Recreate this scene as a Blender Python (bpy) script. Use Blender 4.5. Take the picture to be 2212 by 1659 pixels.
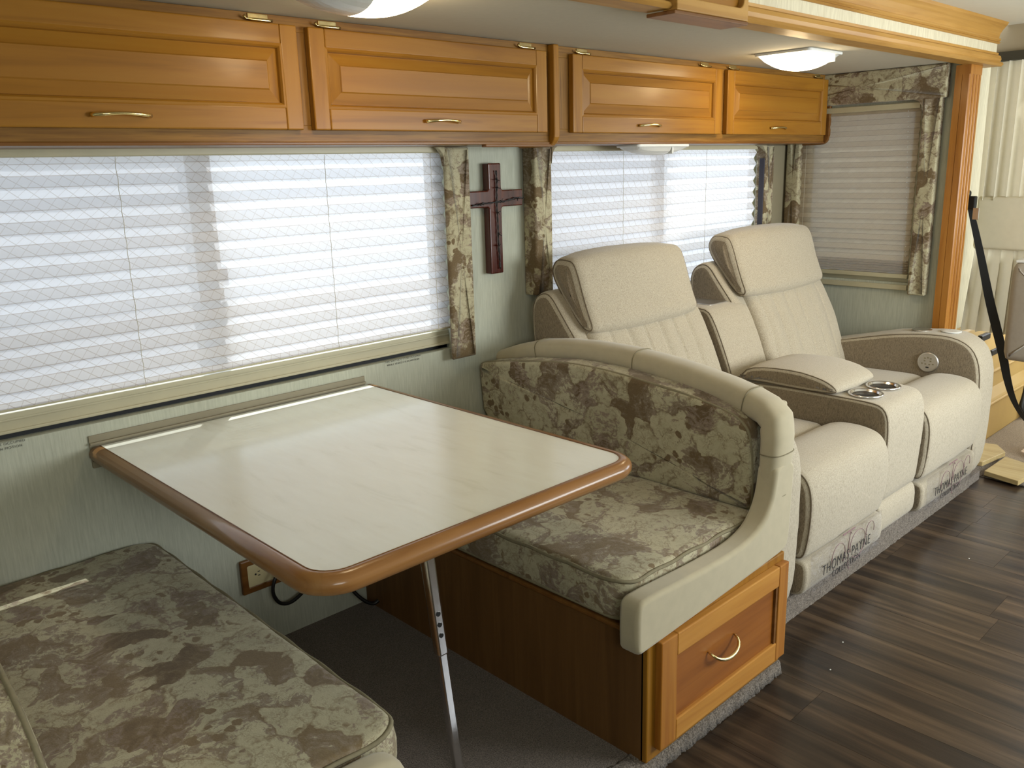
import bpy, bmesh, math, random
from mathutils import Vector, Matrix, noise as mnoise
random.seed(7)
S = bpy.context.scene
for o in list(bpy.data.objects): bpy.data.objects.remove(o)
col = S.collection
PI = math.pi

# ---------------------------------------------------------------- camera
yaw, pitch, roll = math.radians(43.465), math.radians(-14.234), math.radians(-1.63)
F = Vector((math.sin(yaw)*math.cos(pitch), math.cos(yaw)*math.cos(pitch), math.sin(pitch)))
Rt = Vector((math.cos(yaw), -math.sin(yaw), 0)); Up = Rt.cross(F)
R2 = Rt*math.cos(roll) + Up*math.sin(roll); U2 = -Rt*math.sin(roll) + Up*math.cos(roll)
cd = bpy.data.cameras.new('camera'); cam = bpy.data.objects.new('camera', cd); col.objects.link(cam)
M = Matrix((R2, U2, -F)).transposed().to_4x4(); M.translation = (-.64, -2.183, 1.40)
cam.matrix_world = M
cd.sensor_width = 36; cd.lens = 36*1842/2212; cd.clip_start = .02
S.camera = cam

# ---------------------------------------------------------------- light
W = bpy.data.worlds.new('world'); S.world = W; W.use_nodes = True
bg = W.node_tree.nodes['Background']; bg.inputs[0].default_value = (.80, .88, 1.0, 1); bg.inputs[1].default_value = 2.7
def light(name, kind, loc, d, energy, color, **k):
    l = bpy.data.lights.new(name, kind); l.energy = energy; l.color = color
    for a, b in k.items(): setattr(l, a, b)
    o = bpy.data.objects.new(name, l); col.objects.link(o); o.location = loc
    o.rotation_euler = Vector(d).to_track_quat('-Z', 'Y').to_euler(); return o
light('sun', 'SUN', (0, 2, 5), (-.33, -.41, -1), 4.8, (1, .98, .97), angle=.009)
light('windshield_daylight', 'AREA', (5.15, -2.0, 1.30), (-1, .05, -.12), 27, (.90, .97, 1), shape='RECTANGLE', size=2.0, size_y=.9)
light('far_side_daylight', 'AREA', (2.7, -3.05, 1.25), (-.05, 1, -.12), 46, (.97, 1, .97), shape='RECTANGLE', size=1.7, size_y=.8)
light('galley_fill', 'AREA', (-.7, -3.05, 1.45), (.1, 1, -.05), 12, (.98, 1, .95), shape='RECTANGLE', size=1.0, size_y=.5)  # added fill for the table side; no window opens behind it
vs = S.view_settings; S.display_settings.display_device = 'sRGB'
vs.view_transform = 'Standard'; vs.look = 'None'; vs.gamma = 1; vs.exposure = 0.35; vs.use_curve_mapping = False

# ---------------------------------------------------------------- materials
def lin(h):
    h = h.lstrip('#'); c = [int(h[i:i+2], 16)/255 for i in (0, 2, 4)]
    return tuple((x/12.92 if x <= .04045 else ((x+.055)/1.055)**2.4) for x in c) + (1,)
class G:
    def __init__(s, name):
        s.m = bpy.data.materials.new(name); s.m.use_nodes = True
        s.t = s.m.node_tree; s.b = s.t.nodes['Principled BSDF']; s.out = s.t.nodes['Material Output']
        s._c = None
    def n(s, typ, ins=None, **props):
        x = s.t.nodes.new(typ)
        for k, v in props.items(): setattr(x, k, v)
        for k, v in (ins or {}).items(): s.put(x.inputs[k], v)
        return x
    def put(s, sock, v):
        if isinstance(v, bpy.types.NodeSocket): s.t.links.new(v, sock)
        else: sock.default_value = v
    def co(s, scale=(1, 1, 1), rnd=False):
        tc = s.n('ShaderNodeTexCoord').outputs['Object']
        if rnd:
            r = s.n('ShaderNodeObjectInfo').outputs['Random']
            c = s.n('ShaderNodeCombineXYZ', {0: s.math('MULTIPLY', r, 37.), 1: s.math('MULTIPLY', r, 91.), 2: 0.}).outputs[0]
            tc = s.n('ShaderNodeVectorMath', {0: tc, 1: c}, operation='ADD').outputs[0]
        return s.n('ShaderNodeMapping', {0: tc, 3: scale}).outputs[0]
    def math(s, op, a, b=0.): return s.n('ShaderNodeMath', {0: a, 1: b}, operation=op).outputs[0]
    def noise(s, v, scale, detail=3., rough=.5, dist=0.):
        return s.n('ShaderNodeTexNoise', {'Vector': v, 'Scale': scale, 'Detail': detail, 'Roughness': rough, 'Distortion': dist})
    def ramp(s, f, stops, interp='LINEAR'):
        r = s.n('ShaderNodeValToRGB', {0: f}); e = r.color_ramp.elements; r.color_ramp.interpolation = interp
        while len(e) < len(stops): e.new(.5)
        for x, (p, c) in zip(e, stops): x.position = p; x.color = lin(c) if isinstance(c, str) else c
        return r.outputs[0]
    def mix(s, f, a, b, mode='MIX'):
        x = s.n('ShaderNodeMix', data_type='RGBA', blend_type=mode); s.put(x.inputs[0], f)
        s.put(x.inputs[6], lin(a) if isinstance(a, str) else a); s.put(x.inputs[7], lin(b) if isinstance(b, str) else b)
        return x.outputs[2]
    def bump(s, h, strength=.3, dist=.002):
        s.put(s.b.inputs['Normal'], s.n('ShaderNodeBump', {'Height': h, 'Strength': strength, 'Distance': dist}).outputs[0])
    def set(s, **k):
        for a, v in k.items():
            a = {'color': 'Base Color', 'rough': 'Roughness', 'metal': 'Metallic', 'spec': 'Specular IOR Level', 'coat': 'Coat Weight',
                 'sheen': 'Sheen Weight', 'emit': 'Emission Color', 'es': 'Emission Strength', 'cr': 'Coat Roughness', 'trans': 'Transmission Weight', 'alpha': 'Alpha'}[a]
            if isinstance(v, str): v = lin(v)
            s.put(s.b.inputs[a], v)
        return s
def plain(name, c, rough=.5, metal=0., var=.06, scale=20., **k):
    g = G(name); f = g.noise(g.co(), scale, 4.).outputs[0]
    c = lin(c); d = tuple(x*(1-var*2) for x in c[:3]) + (1,)
    g.set(color=g.mix(f, d, c), rough=rough, metal=metal, **k); return g.m
def wallpaper(name, base, dark, streak=(150, 150, 9)):
    g = G(name); f = g.noise(g.co(streak), 1., 4., .6).outputs[0]; f2 = g.noise(g.co(), 5., 2.).outputs[0]
    f3 = g.noise(g.co((60, 60, 3)), 1., 3.).outputs[0]
    c = g.mix(g.ramp(f, [(.25, '#000000'), (.70, '#ffffff')]), dark, base)
    c = g.mix(g.math('MULTIPLY', f2, .25), c, dark); c = g.mix(g.math('MULTIPLY', f3, .2), c, base)
    g.set(color=c, rough=.85, spec=.2); g.bump(f, .35, .001); return g.m
def wood(name, axis, c1, c2, c3, rough=.38, grain=1.0, coat=.15):
    g = G(name); sc = [26, 26, 26]; sc['xyz'.index(axis)] = 1.6
    v = g.co(tuple(sc)); f = g.noise(v, 1.*grain, 4., .55, 1.2).outputs[0]
    sc2 = [160, 160, 160]; sc2['xyz'.index(axis)] = 7
    f2 = g.noise(g.co(tuple(sc2)), 1., 3., .6).outputs[0]; f3 = g.noise(g.co((3, 3, 3)), 1., 2.).outputs[0]
    c = g.ramp(f, [(.25, c1), (.5, c2), (.78, c3)])
    c = g.mix(g.ramp(f2, [(.30, (1, 1, 1, 1)), (.55, (0, 0, 0, 1))]), c, c1) if grain > 1.2 else g.mix(g.math('MULTIPLY', f2, .25), c, c1)
    c = g.mix(g.math('MULTIPLY', f3, .35), c, c1)
    g.set(color=c, rough=rough, coat=coat, cr=.16, spec=.2); g.bump(f2, .12, .001); return g.m
def floral(name, b1='#a49d80', b2='#b0a98c', d1='#68573c', d2='#53432e', s=1.0):
    g = G(name); v = g.co((s, s, s))
    w = g.noise(v, 5., 3., .55).outputs['Color']; w2 = g.noise(v, 26., 3., .6).outputs['Color']
    def off(a, w, k):
        q = g.n('ShaderNodeVectorMath', {0: w, 1: (.5, .5, .5)}, operation='SUBTRACT').outputs[0]
        q = g.n('ShaderNodeVectorMath', {0: q, 3: k}, operation='SCALE').outputs[0]
        return g.n('ShaderNodeVectorMath', {0: a, 1: q}, operation='ADD').outputs[0]
    p = off(off(v, w, .16), w2, .035)
    vor = g.n('ShaderNodeTexVoronoi', {'Vector': p, 'Scale': 10.}, feature='F1')
    rnd = g.n('ShaderNodeSeparateColor', {0: vor.outputs['Color']}).outputs[0]
    big = g.noise(p, 4.0, 2., .5).outputs[0]
    rag = g.noise(off(g.co((s*60, s*60, s*60)), w, 8.), 1., 4., .7).outputs[0]
    strk = g.noise(off(g.co((s*36, s*36, s*110)), w, 16.), 1., 3., .65).outputs[0]
    k = g.math('ADD', g.math('MULTIPLY', rnd, .34), g.math('MULTIPLY', big, .70))
    k = g.math('ADD', k, g.math('MULTIPLY', g.math('SUBTRACT', rag, .5), .22)); k = g.math('ADD', k, g.math('MULTIPLY', g.math('SUBTRACT', strk, .5), .26))
    k = g.math('ADD', k, g.math('MULTIPLY', vor.outputs['Distance'], .10))
    c = g.ramp(k, [(.30, d2), (.385, d1), (.40, '#7e6e60'), (.455, '#8d7f6d'), (.47, b1), (.60, b2), (.66, b2), (.675, '#8f8372'), (.76, d1)])
    def lines(sc, wd, amt, cc, c, extra=.03):
        e = g.n('ShaderNodeTexVoronoi', {'Vector': off(p, w2, extra), 'Scale': sc}, feature='DISTANCE_TO_EDGE').outputs[0]
        br = g.ramp(g.noise(v, 30., 2.).outputs[0], [(.4, '#000000'), (.55, '#ffffff')])
        return g.mix(g.math('MULTIPLY', g.math('MULTIPLY', g.ramp(e, [(.0, '#ffffff'), (wd, '#000000')]), br), amt), c, cc)
    c = lines(10., .05, .75, d1, c, .0); c = lines(24., .07, .55, d1, c, .05); c = lines(52., .09, .40, d2, c, .06)
    vb_ = g.n('ShaderNodeTexVoronoi', {'Vector': off(v, w2, .03), 'Scale': 30.}, feature='F1').outputs['Distance']
    msk = g.ramp(g.noise(v, 6.5, 1.).outputs[0], [(.60, '#000000'), (.62, '#ffffff')])
    c = g.mix(g.math('MULTIPLY', g.ramp(vb_, [(.30, '#ffffff'), (.36, '#000000')]), msk), c, d1)
    st = g.noise(off(g.co((s*90, s*90, s*260)), w, 22.), 1., 3., .6).outputs[0]
    c = g.mix(g.ramp(st, [(.48, '#000000'), (.75, '#6a6a6a')]), c, d1)
    c = g.mix(g.ramp(strk, [(.55, '#000000'), (.8, '#808080')]), c, '#b0a68c')
    g.set(color=c, rough=.8, sheen=.15, spec=.25)
    g.bump(g.math('ADD', g.math('MULTIPLY', k, 1.5), g.noise(v, 320., 2.).outputs[0]), .35, .0015); return g.m
def tweed(name, a, b, c='#6b5f50', amt=.5):
    g = G(name); v = g.co((1, 1, 1)); f = g.noise(v, 420., 2., .7).outputs[0]
    s1 = g.noise(g.co((700, 700, 90)), 1., 2.).outputs[0]; big = g.noise(v, 9., 3.).outputs[0]
    st = g.noise(g.co((70, 70, 12)), 1., 3., .6).outputs[0]
    x = g.mix(g.ramp(f, [(.36, '#000000'), (.62, '#ffffff')]), b, a)
    x = g.mix(g.math('MULTIPLY', g.ramp(s1, [(.47, '#000000'), (.66, '#ffffff')]), amt), x, c)
    x = g.mix(g.math('MULTIPLY', big, .25), x, b); x = g.mix(g.ramp(st, [(.5, '#000000'), (.8, '#505050')]), x, a)
    g.set(color=x, rough=.9, sheen=.25, spec=.2); g.bump(g.math('ADD', f, s1), .5, .001); return g.m
def carpet(name, a, b, c, sc=330.):
    g = G(name); v = g.co(); f = g.noise(v, sc, 3., .7).outputs[0]; f2 = g.noise(v, 14., 3.).outputs[0]
    x = g.ramp(f, [(.33, c), (.48, b), (.66, a)]); x = g.mix(g.math('MULTIPLY', f2, .35), x, c)
    g.set(color=x, rough=1., spec=.1, sheen=.2); g.bump(f, 1., .006); return g.m
def metal(name, c, rough=.2):
    g = G(name); f = g.noise(g.co(), 60., 3.).outputs[0]
    g.set(color=c, metal=1., rough=g.math('ADD', g.math('MULTIPLY', f, .15), rough)); return g.m
m_wall = wallpaper('wallpaper', '#b9bcac', '#a0a293', (190, 190, 14))
m_wall2 = wallpaper('wallpaper_soffit', '#d6cfb4', '#b5ab90', (110, 110, 14))
m_ceil = plain('ceiling_fabric', '#bbb5a3', .95, var=.05, scale=60.)
m_ceil2 = plain('coach_ceiling_vinyl', '#d8d4c4', .9, var=.03)
m_tan = plain('header_vinyl', '#a3967c', .8, var=.04)
HC = ('#784d14', '#96671f', '#a17328')
m_wx = wood('maple_horizontal', 'x', *HC); m_wz = wood('maple_vertical', 'z', *HC); m_wy = wood('maple_across', 'y', *HC)
m_panelx = wood('maple_panel', 'x', '#7c5117', '#966620', '#9f7228', grain=.7)
m_oak = wood('oak_face_frame', 'x', '#6b481c', '#855f26', '#987133', .5, 1.5, .1)
m_oakz = wood('oak_face_frame_vertical', 'z', '#6b481f', '#855f2a', '#987138', .5, 1.5, .1)
m_edge = wood('maple_edging', 'x', '#5f3b19', '#775026', '#855e30', .35)
m_crown = wood('crown_maple', 'x', '#976d32', '#b18744', '#bf9754', .45, 1.0, .05)
m_post = wood('pilaster_maple', 'z', '#88551f', '#a36d2c', '#b17b37', .3)
m_base = wood('bench_ply', 'z', '#5c4022', '#6c4c29', '#7a5932', .5, 1.0, .1)
m_drawp = wood('drawer_panel', 'x', '#7a4514', '#925820', '#9e6328', .35)
m_drawx = wood('drawer_rail', 'x', '#a0682a', '#b88239', '#c59044', .35); m_drawz = wood('drawer_stile', 'z', '#8e561e', '#a7702a', '#b77e37', .35)
m_tedge = wood('table_edging', 'y', '#7d552e', '#956c3e', '#a3794a', .28, 1.0, .4)
m_tedgex = wood('table_edging_front', 'x', '#7f552e', '#976c3e', '#a5794a', .28, 1.0, .4)
m_cross = wood('cross_wood', 'z', '#2e0d06', '#4c1b0d', '#6c331a', .2, 1.0, .5)
m_board = wood('pine_board', 'y', '#a48d5f', '#bda878', '#cab98c', .5)
m_brass = metal('brass', (.83, .68, .33, 1), .12); m_chrome = metal('chrome', (.78, .78, .8, 1), .08)
m_steel = metal('brushed_steel', (.62, .60, .57, 1), .25)
m_khaki = plain('khaki_metal', '#857d66', .5); m_beige = plain('beige_vinyl_frame', '#b5ae92', .4)
m_black = plain('black_rubber', '#101010', .45); m_liner = plain('dark_liner', '#3b3a44', .8)
m_gap = plain('gap_black', '#14161a', .7)
m_floral = floral('floral_tapestry'); m_floral2 = floral('floral_tapestry_trim', s=1.25)
m_floral3 = floral('floral_tapestry_seat', '#a8a186', '#b3ac90', '#776549', '#64533b', 1.1)
m_pipe = plain('cushion_piping', '#8d8468', .85, var=.2, scale=90.)
m_suede = plain('suede_vinyl', '#b6ab8e', .85, var=.09, scale=35., sheen=.3)
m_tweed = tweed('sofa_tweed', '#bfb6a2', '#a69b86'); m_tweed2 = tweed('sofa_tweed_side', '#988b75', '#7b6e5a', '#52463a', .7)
m_seam = plain('seam_thread', '#6f6250', .9)
m_carp = carpet('slide_carpet', '#a3968a', '#7c7065', '#4c443d'); m_carp2 = carpet('carpet_edge', '#a59a8c', '#776c60', '#483f37', 230.)
m_carp3 = carpet('cab_carpet', '#b09c80', '#98856c', '#75654f', 200.)
m_white = plain('white_plastic', '#d9dad6', .4, var=.02)
m_cream = plain('cream_plastic', '#c9bd94', .35); m_cup = plain('cup_liner', '#24262a', .25)
m_tan2 = plain('yellow_beige_panel', '#b99858', .6, var=.04); m_curt = plain('cab_curtain', '#d8d1bb', .9, var=.06, scale=40.)
m_belt = plain('belt_webbing', '#15191c', .6); m_seatv = plain('cab_seat_fabric', '#a39a8c', .85, var=.08, scale=60.)
m_dark = plain('dark_track', '#3b382c', .6); m_print = plain('print_ink', '#1b1a1c', .5); m_printr = plain('print_mauve', '#8c6f72', .5)
m_grnd = plain('gravel', '#8d8577', .95)
t_ = m_curt.node_tree; b_ = t_.nodes['Principled BSDF']; tl = t_.nodes.new('ShaderNodeBsdfTranslucent'); mx_ = t_.nodes.new('ShaderNodeMixShader'); mx_.inputs[0].default_value = .22
tl.inputs[0].default_value = (.75, .68, .52, 1); t_.links.new(b_.outputs[0], mx_.inputs[1]); t_.links.new(tl.outputs[0], mx_.inputs[2]); t_.links.new(mx_.outputs[0], t_.nodes['Material Output'].inputs[0])
# laminate
g = G('marble_laminate'); v = g.co((16, 3.2, 1)); f = g.noise(v, 1.3, 5., .62, .8).outputs[0]; f2 = g.noise(g.co((60, 14, 1)), 1., 3.).outputs[0]
c = g.ramp(f, [(.28, '#d6d6c8'), (.42, '#dfdfd3'), (.62, '#e1e2d7')]); c = g.mix(g.math('MULTIPLY', f2, .14), c, '#b5b39b')
g.set(color=c, rough=.18, spec=.3); m_lam = g.m
# vinyl plank
g = G('vinyl_plank'); v = g.co((26, 1.6, 1), True); f = g.noise(v, 1., 5., .62, .6).outputs[0]
f2 = g.noise(g.co((17, .8, 1), True), 1., 3., .6).outputs[0]; f3 = g.noise(g.co((120, 9, 1), True), 1., 3., .7).outputs[0]
rnd = g.n('ShaderNodeObjectInfo').outputs['Random']
k = g.math('ADD', g.math('MULTIPLY', f, .5), g.math('MULTIPLY', f2, .55)); k = g.math('ADD', k, g.math('MULTIPLY', rnd, .03))
c = g.ramp(k, [(.40, '#1c1510'), (.50, '#2e241b'), (.58, '#433527'), (.70, '#624f3c')]); c = g.mix(g.math('MULTIPLY', f3, .35), c, '#2c211b')
g.set(color=c, rough=.30, spec=.38); g.bump(f3, .25, .001); m_plank = g.m
# blind fabric: translucent pleats with a faint woven lattice
def blind_mat(name, trans, tint, line, lattice=('x', 'z'), la=.42, ztop=1.462, half=.0254):
    g = G(name); t = g.t; t.nodes.remove(g.b)
    sp = g.n('ShaderNodeSeparateXYZ', {0: g.n('ShaderNodeTexCoord').outputs['Object']})
    a = sp.outputs[0] if lattice[0] == 'x' else sp.outputs[1]; z = sp.outputs[2]
    def stripe(sgn, p, w):
        u = g.math('ADD', g.math('MULTIPLY', a, 1.), g.math('MULTIPLY', z, sgn)); u = g.math('FRACT', g.math('DIVIDE', u, p))
        return g.math('LESS_THAN', u, w)
    l = g.math('MAXIMUM', stripe(1.35, .040, .075), g.math('MULTIPLY', stripe(-1.0, .029, .065), .7))
    f = g.noise(g.co((40, 40, 40)), 1., 3.).outputs[0]
    c = g.mix(g.math('MULTIPLY', l, la), tint, line); c = g.mix(g.math('MULTIPLY', f, .12), c, line)
    cr2 = g.math('FRACT', g.math('ADD', g.math('DIVIDE', g.math('SUBTRACT', ztop, z), half), .045)); c = g.mix(g.math('MULTIPLY', g.math('LESS_THAN', cr2, .09), .45), c, line)  # fold lines painted darker into the colour, where doubled fabric passes less light
    d = g.n('ShaderNodeBsdfDiffuse', {0: c}).outputs[0]; tr = g.n('ShaderNodeBsdfTranslucent', {0: c}).outputs[0]
    tp = g.n('ShaderNodeBsdfTransparent').outputs[0]
    m1 = g.n('ShaderNodeMixShader', {0: trans, 1: d, 2: tr}).outputs[0]
    m2 = g.n('ShaderNodeMixShader', {0: .09, 1: m1, 2: tp}).outputs[0]
    g.t.links.new(m2, g.out.inputs[0]); return g.m
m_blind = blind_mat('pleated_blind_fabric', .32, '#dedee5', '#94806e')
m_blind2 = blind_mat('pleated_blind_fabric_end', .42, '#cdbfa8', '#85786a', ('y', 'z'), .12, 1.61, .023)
g = G('window_glass'); g.t.nodes.remove(g.b)
gm = g.n('ShaderNodeMixShader', {0: .06, 1: g.n('ShaderNodeBsdfTransparent', {0: (.93, .96, .95, 1)}).outputs[0], 2: g.n('ShaderNodeBsdfGlossy', {1: .02}).outputs[0]})
g.t.links.new(gm.outputs[0], g.out.inputs[0]); m_glass = g.m
g = G('insect_or_dimming_screen'); g.t.nodes.remove(g.b)
gm = g.n('ShaderNodeMixShader', {0: .26, 1: g.n('ShaderNodeBsdfTransparent').outputs[0], 2: g.n('ShaderNodeBsdfDiffuse', {0: (.2, .2, .22, 1)}).outputs[0]})
g.t.links.new(gm.outputs[0], g.out.inputs[0]); m_screen = g.m
g = G('dimming_screen'); g.t.nodes.remove(g.b)
gm = g.n('ShaderNodeMixShader', {0: .55, 1: g.n('ShaderNodeBsdfTransparent').outputs[0], 2: g.n('ShaderNodeBsdfDiffuse', {0: (.12, .12, .12, 1)}).outputs[0]})
g.t.links.new(gm.outputs[0], g.out.inputs[0]); m_screen2 = g.m
g = G('clear_plastic_wrap'); g.t.nodes.remove(g.b)
hb = g.n('ShaderNodeBump', {'Height': g.noise(g.co((30, 30, 60)), 1., 3.).outputs[0], 'Strength': .6, 'Distance': .01}).outputs[0]
gm = g.n('ShaderNodeMixShader', {0: .22, 1: g.n('ShaderNodeBsdfTransparent', {0: (.97, .97, .98, 1)}).outputs[0], 2: g.n('ShaderNodeBsdfGlossy', {1: .12, 'Normal': hb}).outputs[0]})
g.t.links.new(gm.outputs[0], g.out.inputs[0]); m_wrap = g.m
g = G('lamp_lens_lit'); g.set(color='#fff4dc', rough=.3, emit=(1., .80, .50, 1), es=14.); m_lit = g.m
g = G('lamp_lens_unlit'); f = g.noise(g.co(), 90., 2.).outputs[0]; g.set(color='#c9c9c4', rough=.25, spec=.6); g.bump(f, .3, .002); m_unlit = g.m

# ---------------------------------------------------------------- geometry helpers
def finish(name, bm, mats, parent=None, smooth=False, bevel=0, seg=2, label=None, kind=None, recalc=True):
    if recalc: bmesh.ops.recalc_face_normals(bm, faces=bm.faces)
    me = bpy.data.meshes.new(name); bm.to_mesh(me); bm.free()
    for m in (mats if isinstance(mats, (list, tuple)) else [mats]): me.materials.append(m)
    if smooth: me.polygons.foreach_set('use_smooth', [True]*len(me.polygons))
    o = bpy.data.objects.new(name, me); col.objects.link(o)
    if bevel:
        b = o.modifiers.new('bevel', 'BEVEL'); b.width = bevel; b.segments = seg; b.limit_method = 'ANGLE'; b.angle_limit = .6
        if smooth: b.harden_normals = True
    if parent: adopt(o, parent)
    if label: o['label'] = label
    if kind: o['kind'] = kind
    return o
def wpos(p):
    v = Vector(p.location)
    return v + (wpos(p.parent) + Vector(p.matrix_parent_inverse.translation) if p.parent else Vector())
def adopt(o, p): o.parent = p; o.matrix_parent_inverse = Matrix.Translation(-wpos(p))
def thing(name, label, cat, loc, group=None):
    e = bpy.data.objects.new(name, None); col.objects.link(e); e.location = loc; e.empty_display_size = .05
    e['label'] = label; e['category'] = cat
    if group: e['group'] = group
    return e
def tag(o, label, cat, group=None):
    o['label'] = label; o['category'] = cat
    if group: o['group'] = group
    return o
def BX(bm, x0, x1, y0, y1, z0, z1, mi=0):
    v = [bm.verts.new((x, y, z)) for x in (x0, x1) for y in (y0, y1) for z in (z0, z1)]
    for f in ((0, 1, 3, 2), (4, 6, 7, 5), (0, 4, 5, 1), (2, 3, 7, 6), (0, 2, 6, 4), (1, 5, 7, 3)):
        bm.faces.new([v[i] for i in f]).material_index = mi
def box(name, x0, x1, y0, y1, z0, z1, m, parent=None, bevel=0, **k):
    bm = bmesh.new(); BX(bm, x0, x1, y0, y1, z0, z1); return finish(name, bm, m, parent, bevel=bevel, **k)
AX = {'x': lambda a, p: (a, p[0], p[1]), 'y': lambda a, p: (p[0], a, p[1]), 'z': lambda a, p: (p[0], p[1], a)}
def chaikin(P, n=2, closed=True):
    for _ in range(n):
        Q = []
        L = len(P)
        for i in range(L if closed else L-1):
            a, b = P[i], P[(i+1) % L]
            Q.append(tuple(a[j]*.75+b[j]*.25 for j in range(len(a)))); Q.append(tuple(a[j]*.25+b[j]*.75 for j in range(len(a))))
        if not closed: Q = [P[0]] + Q + [P[-1]]
        P = Q
    return P
def resample(P, d):
    out = []
    L = len(P)
    for i in range(L):
        a, b = Vector(P[i]), Vector(P[(i+1) % L]); n = max(1, round((b-a).length/d))
        for k in range(n): out.append(tuple(a.lerp(b, k/n)))
    return out
def inset(P, d):
    L = len(P); A = sum(P[i][0]*P[(i+1) % L][1]-P[(i+1) % L][0]*P[i][1] for i in range(L)); s = 1 if A > 0 else -1
    out = []
    for i in range(L):
        a, b = Vector(P[i-1]), Vector(P[(i+1) % L]); t = (b-a)
        if t.length < 1e-9: out.append(P[i]); continue
        t.normalize(); out.append((P[i][0]-t.y*s*d, P[i][1]+t.x*s*d))
    return out
def loft(name, P, axis, a, b, m, parent=None, r=.02, puff=.0, bulge=.0, n=8, grooves=(), seams=None, wob=0., capm=None, smooth=2, d=.02, seamr=.0022, label=None, mid=None):
    """soft upholstered body: the 2-D profile P swept along an axis, rounded ends, padded caps"""
    if smooth: P = chaikin(P, smooth)
    P = resample(P, d); bm = bmesh.new(); f = AX[axis]; rings = []; caps = []
    cx = sum(p[0] for p in P)/len(P); cy = sum(p[1] for p in P)/len(P)
    sg = 1 if b > a else -1; Ln = abs(b-a)
    def add(pos, Q): rings.append([bm.verts.new(f(pos, q)) for q in Q])
    def scale(Q, s): return [(cx+(q[0]-cx)*s, cy+(q[1]-cy)*s) for q in Q]
    K = 5; base = inset(P, r)
    for s in (.3, .55, .75, .9): add(a-sg*puff*(1-s**3), scale(base, s))
    ncap = 4
    for k in range(K+1):
        th = k/K*PI/2; add(a+sg*r*(1-math.cos(th)), inset(P, r*(1-math.sin(th))))
    ts = [i/n for i in range(1, n)]
    for gx, gd in grooves:
        t0 = (gx-a-sg*r)/(b-a-2*sg*r); ts += [t0-.008/Ln*1.2, t0, t0+.008/Ln*1.2]
    for t in sorted(ts):
        pos = a+sg*r+t*(b-a-2*sg*r); dep = -bulge*math.sin(PI*t)**.6
        for gx, gd in grooves:
            dd = abs(pos-gx)
            if dd < .0025: dep += gd
        add(pos, inset(P, dep) if abs(dep) > 1e-6 else P)
    for k in range(K, -1, -1):
        th = k/K*PI/2; add(b-sg*r*(1-math.cos(th)), inset(P, r*(1-math.sin(th))))
    for s in (.9, .75, .55, .3): add(b+sg*puff*(1-s**3), scale(base, s))
    N = len(P); capi = 1 if capm else 0
    nr = len(rings)
    for i in range(nr-1):
        for j in range(N):
            fc = bm.faces.new((rings[i][j], rings[i][(j+1) % N], rings[i+1][(j+1) % N], rings[i+1][j]))
            if i < ncap+1 or i >= nr-ncap-2: fc.material_index = capi
    for R_, pos in ((rings[0], a-sg*puff), (rings[-1], b+sg*puff)):
        c = bm.verts.new(f(pos, (cx, cy)))
        for j in range(N): bm.faces.new((R_[j], R_[(j+1) % N], c)).material_index = capi
    if wob:
        for v in bm.verts:
            q = mnoise.noise_vector(v.co*9)*wob + mnoise.noise_vector(v.co*24)*wob*.35; v.co += q
    o = finish(name, bm, [m, capm] if capm else m, parent, smooth=True, label=label)
    if seams is not None:
        for pos, e in seams:
            Q = inset(P, e); tube('seam', [f(pos, q) for q in Q], seamr, m_seam if seamr < .004 else m_pipe, o if parent is None or parent.type == 'EMPTY' else parent, closed=True, sides=6)
    return o
def tube(name, pts, r, m, parent=None, closed=False, sides=8, label=None, kind=None):
    bm = bmesh.new(); P = [Vector(p) for p in pts]; n = len(P); rings = []
    up = None
    for i in range(n):
        a = P[i-1] if (i or closed) else P[0]; b = P[(i+1) % n] if (i < n-1 or closed) else P[-1]
        t = (b-a)
        if t.length < 1e-9: t = Vector((0, 0, 1))
        t.normalize()
        if up is None: up = Vector((0, 0, 1)) if abs(t.z) < .9 else Vector((1, 0, 0))
        s = t.cross(up)
        if s.length < 1e-6: s = t.orthogonal()
        s.normalize(); up = s.cross(t).normalized()
        rr = r[i] if isinstance(r, (list, tuple)) else r
        rings.append([bm.verts.new(P[i]+(s*math.cos(2*PI*k/sides)+up*math.sin(2*PI*k/sides))*rr) for k in range(sides)])
    for i in range(n if closed else n-1):
        A, B = rings[i], rings[(i+1) % n]
        for k in range(sides): bm.faces.new((A[k], A[(k+1) % sides], B[(k+1) % sides], B[k]))
    if not closed: bm.faces.new(rings[0][::-1]); bm.faces.new(rings[-1])
    return finish(name, bm, m, parent, smooth=True, label=label, kind=kind)
def prism(name, P, axis, a, b, m, parent=None, bevel=0, smooth=False, **k):
    bm = bmesh.new(); f = AX[axis]
    A = [bm.verts.new(f(a, p)) for p in P]; B = [bm.verts.new(f(b, p)) for p in P]; n = len(P)
    for i in range(n): bm.faces.new((A[i], A[(i+1) % n], B[(i+1) % n], B[i]))
    bm.faces.new(A[::-1]); bm.faces.new(B)
    return finish(name, bm, m, parent, bevel=bevel, smooth=smooth, **k)
def rrect(x0, x1, y0, y1, r, n=6):
    P = []
    rs = r if isinstance(r, (list, tuple)) else (r,)*4
    for (cx, cy, a0), q in zip(((x1, y1, 0), (x0, y1, 90), (x0, y0, 180), (x1, y0, 270)), rs):
        sx = -1 if cx == x1 else 1; sy = -1 if cy == y1 else 1
        if q <= 0: P.append((cx, cy)); continue
        for k in range(n+1):
            t = math.radians(a0+90*k/n); P.append((cx+sx*q+q*math.cos(t), cy+sy*q+q*math.sin(t)))
    return P
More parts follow.
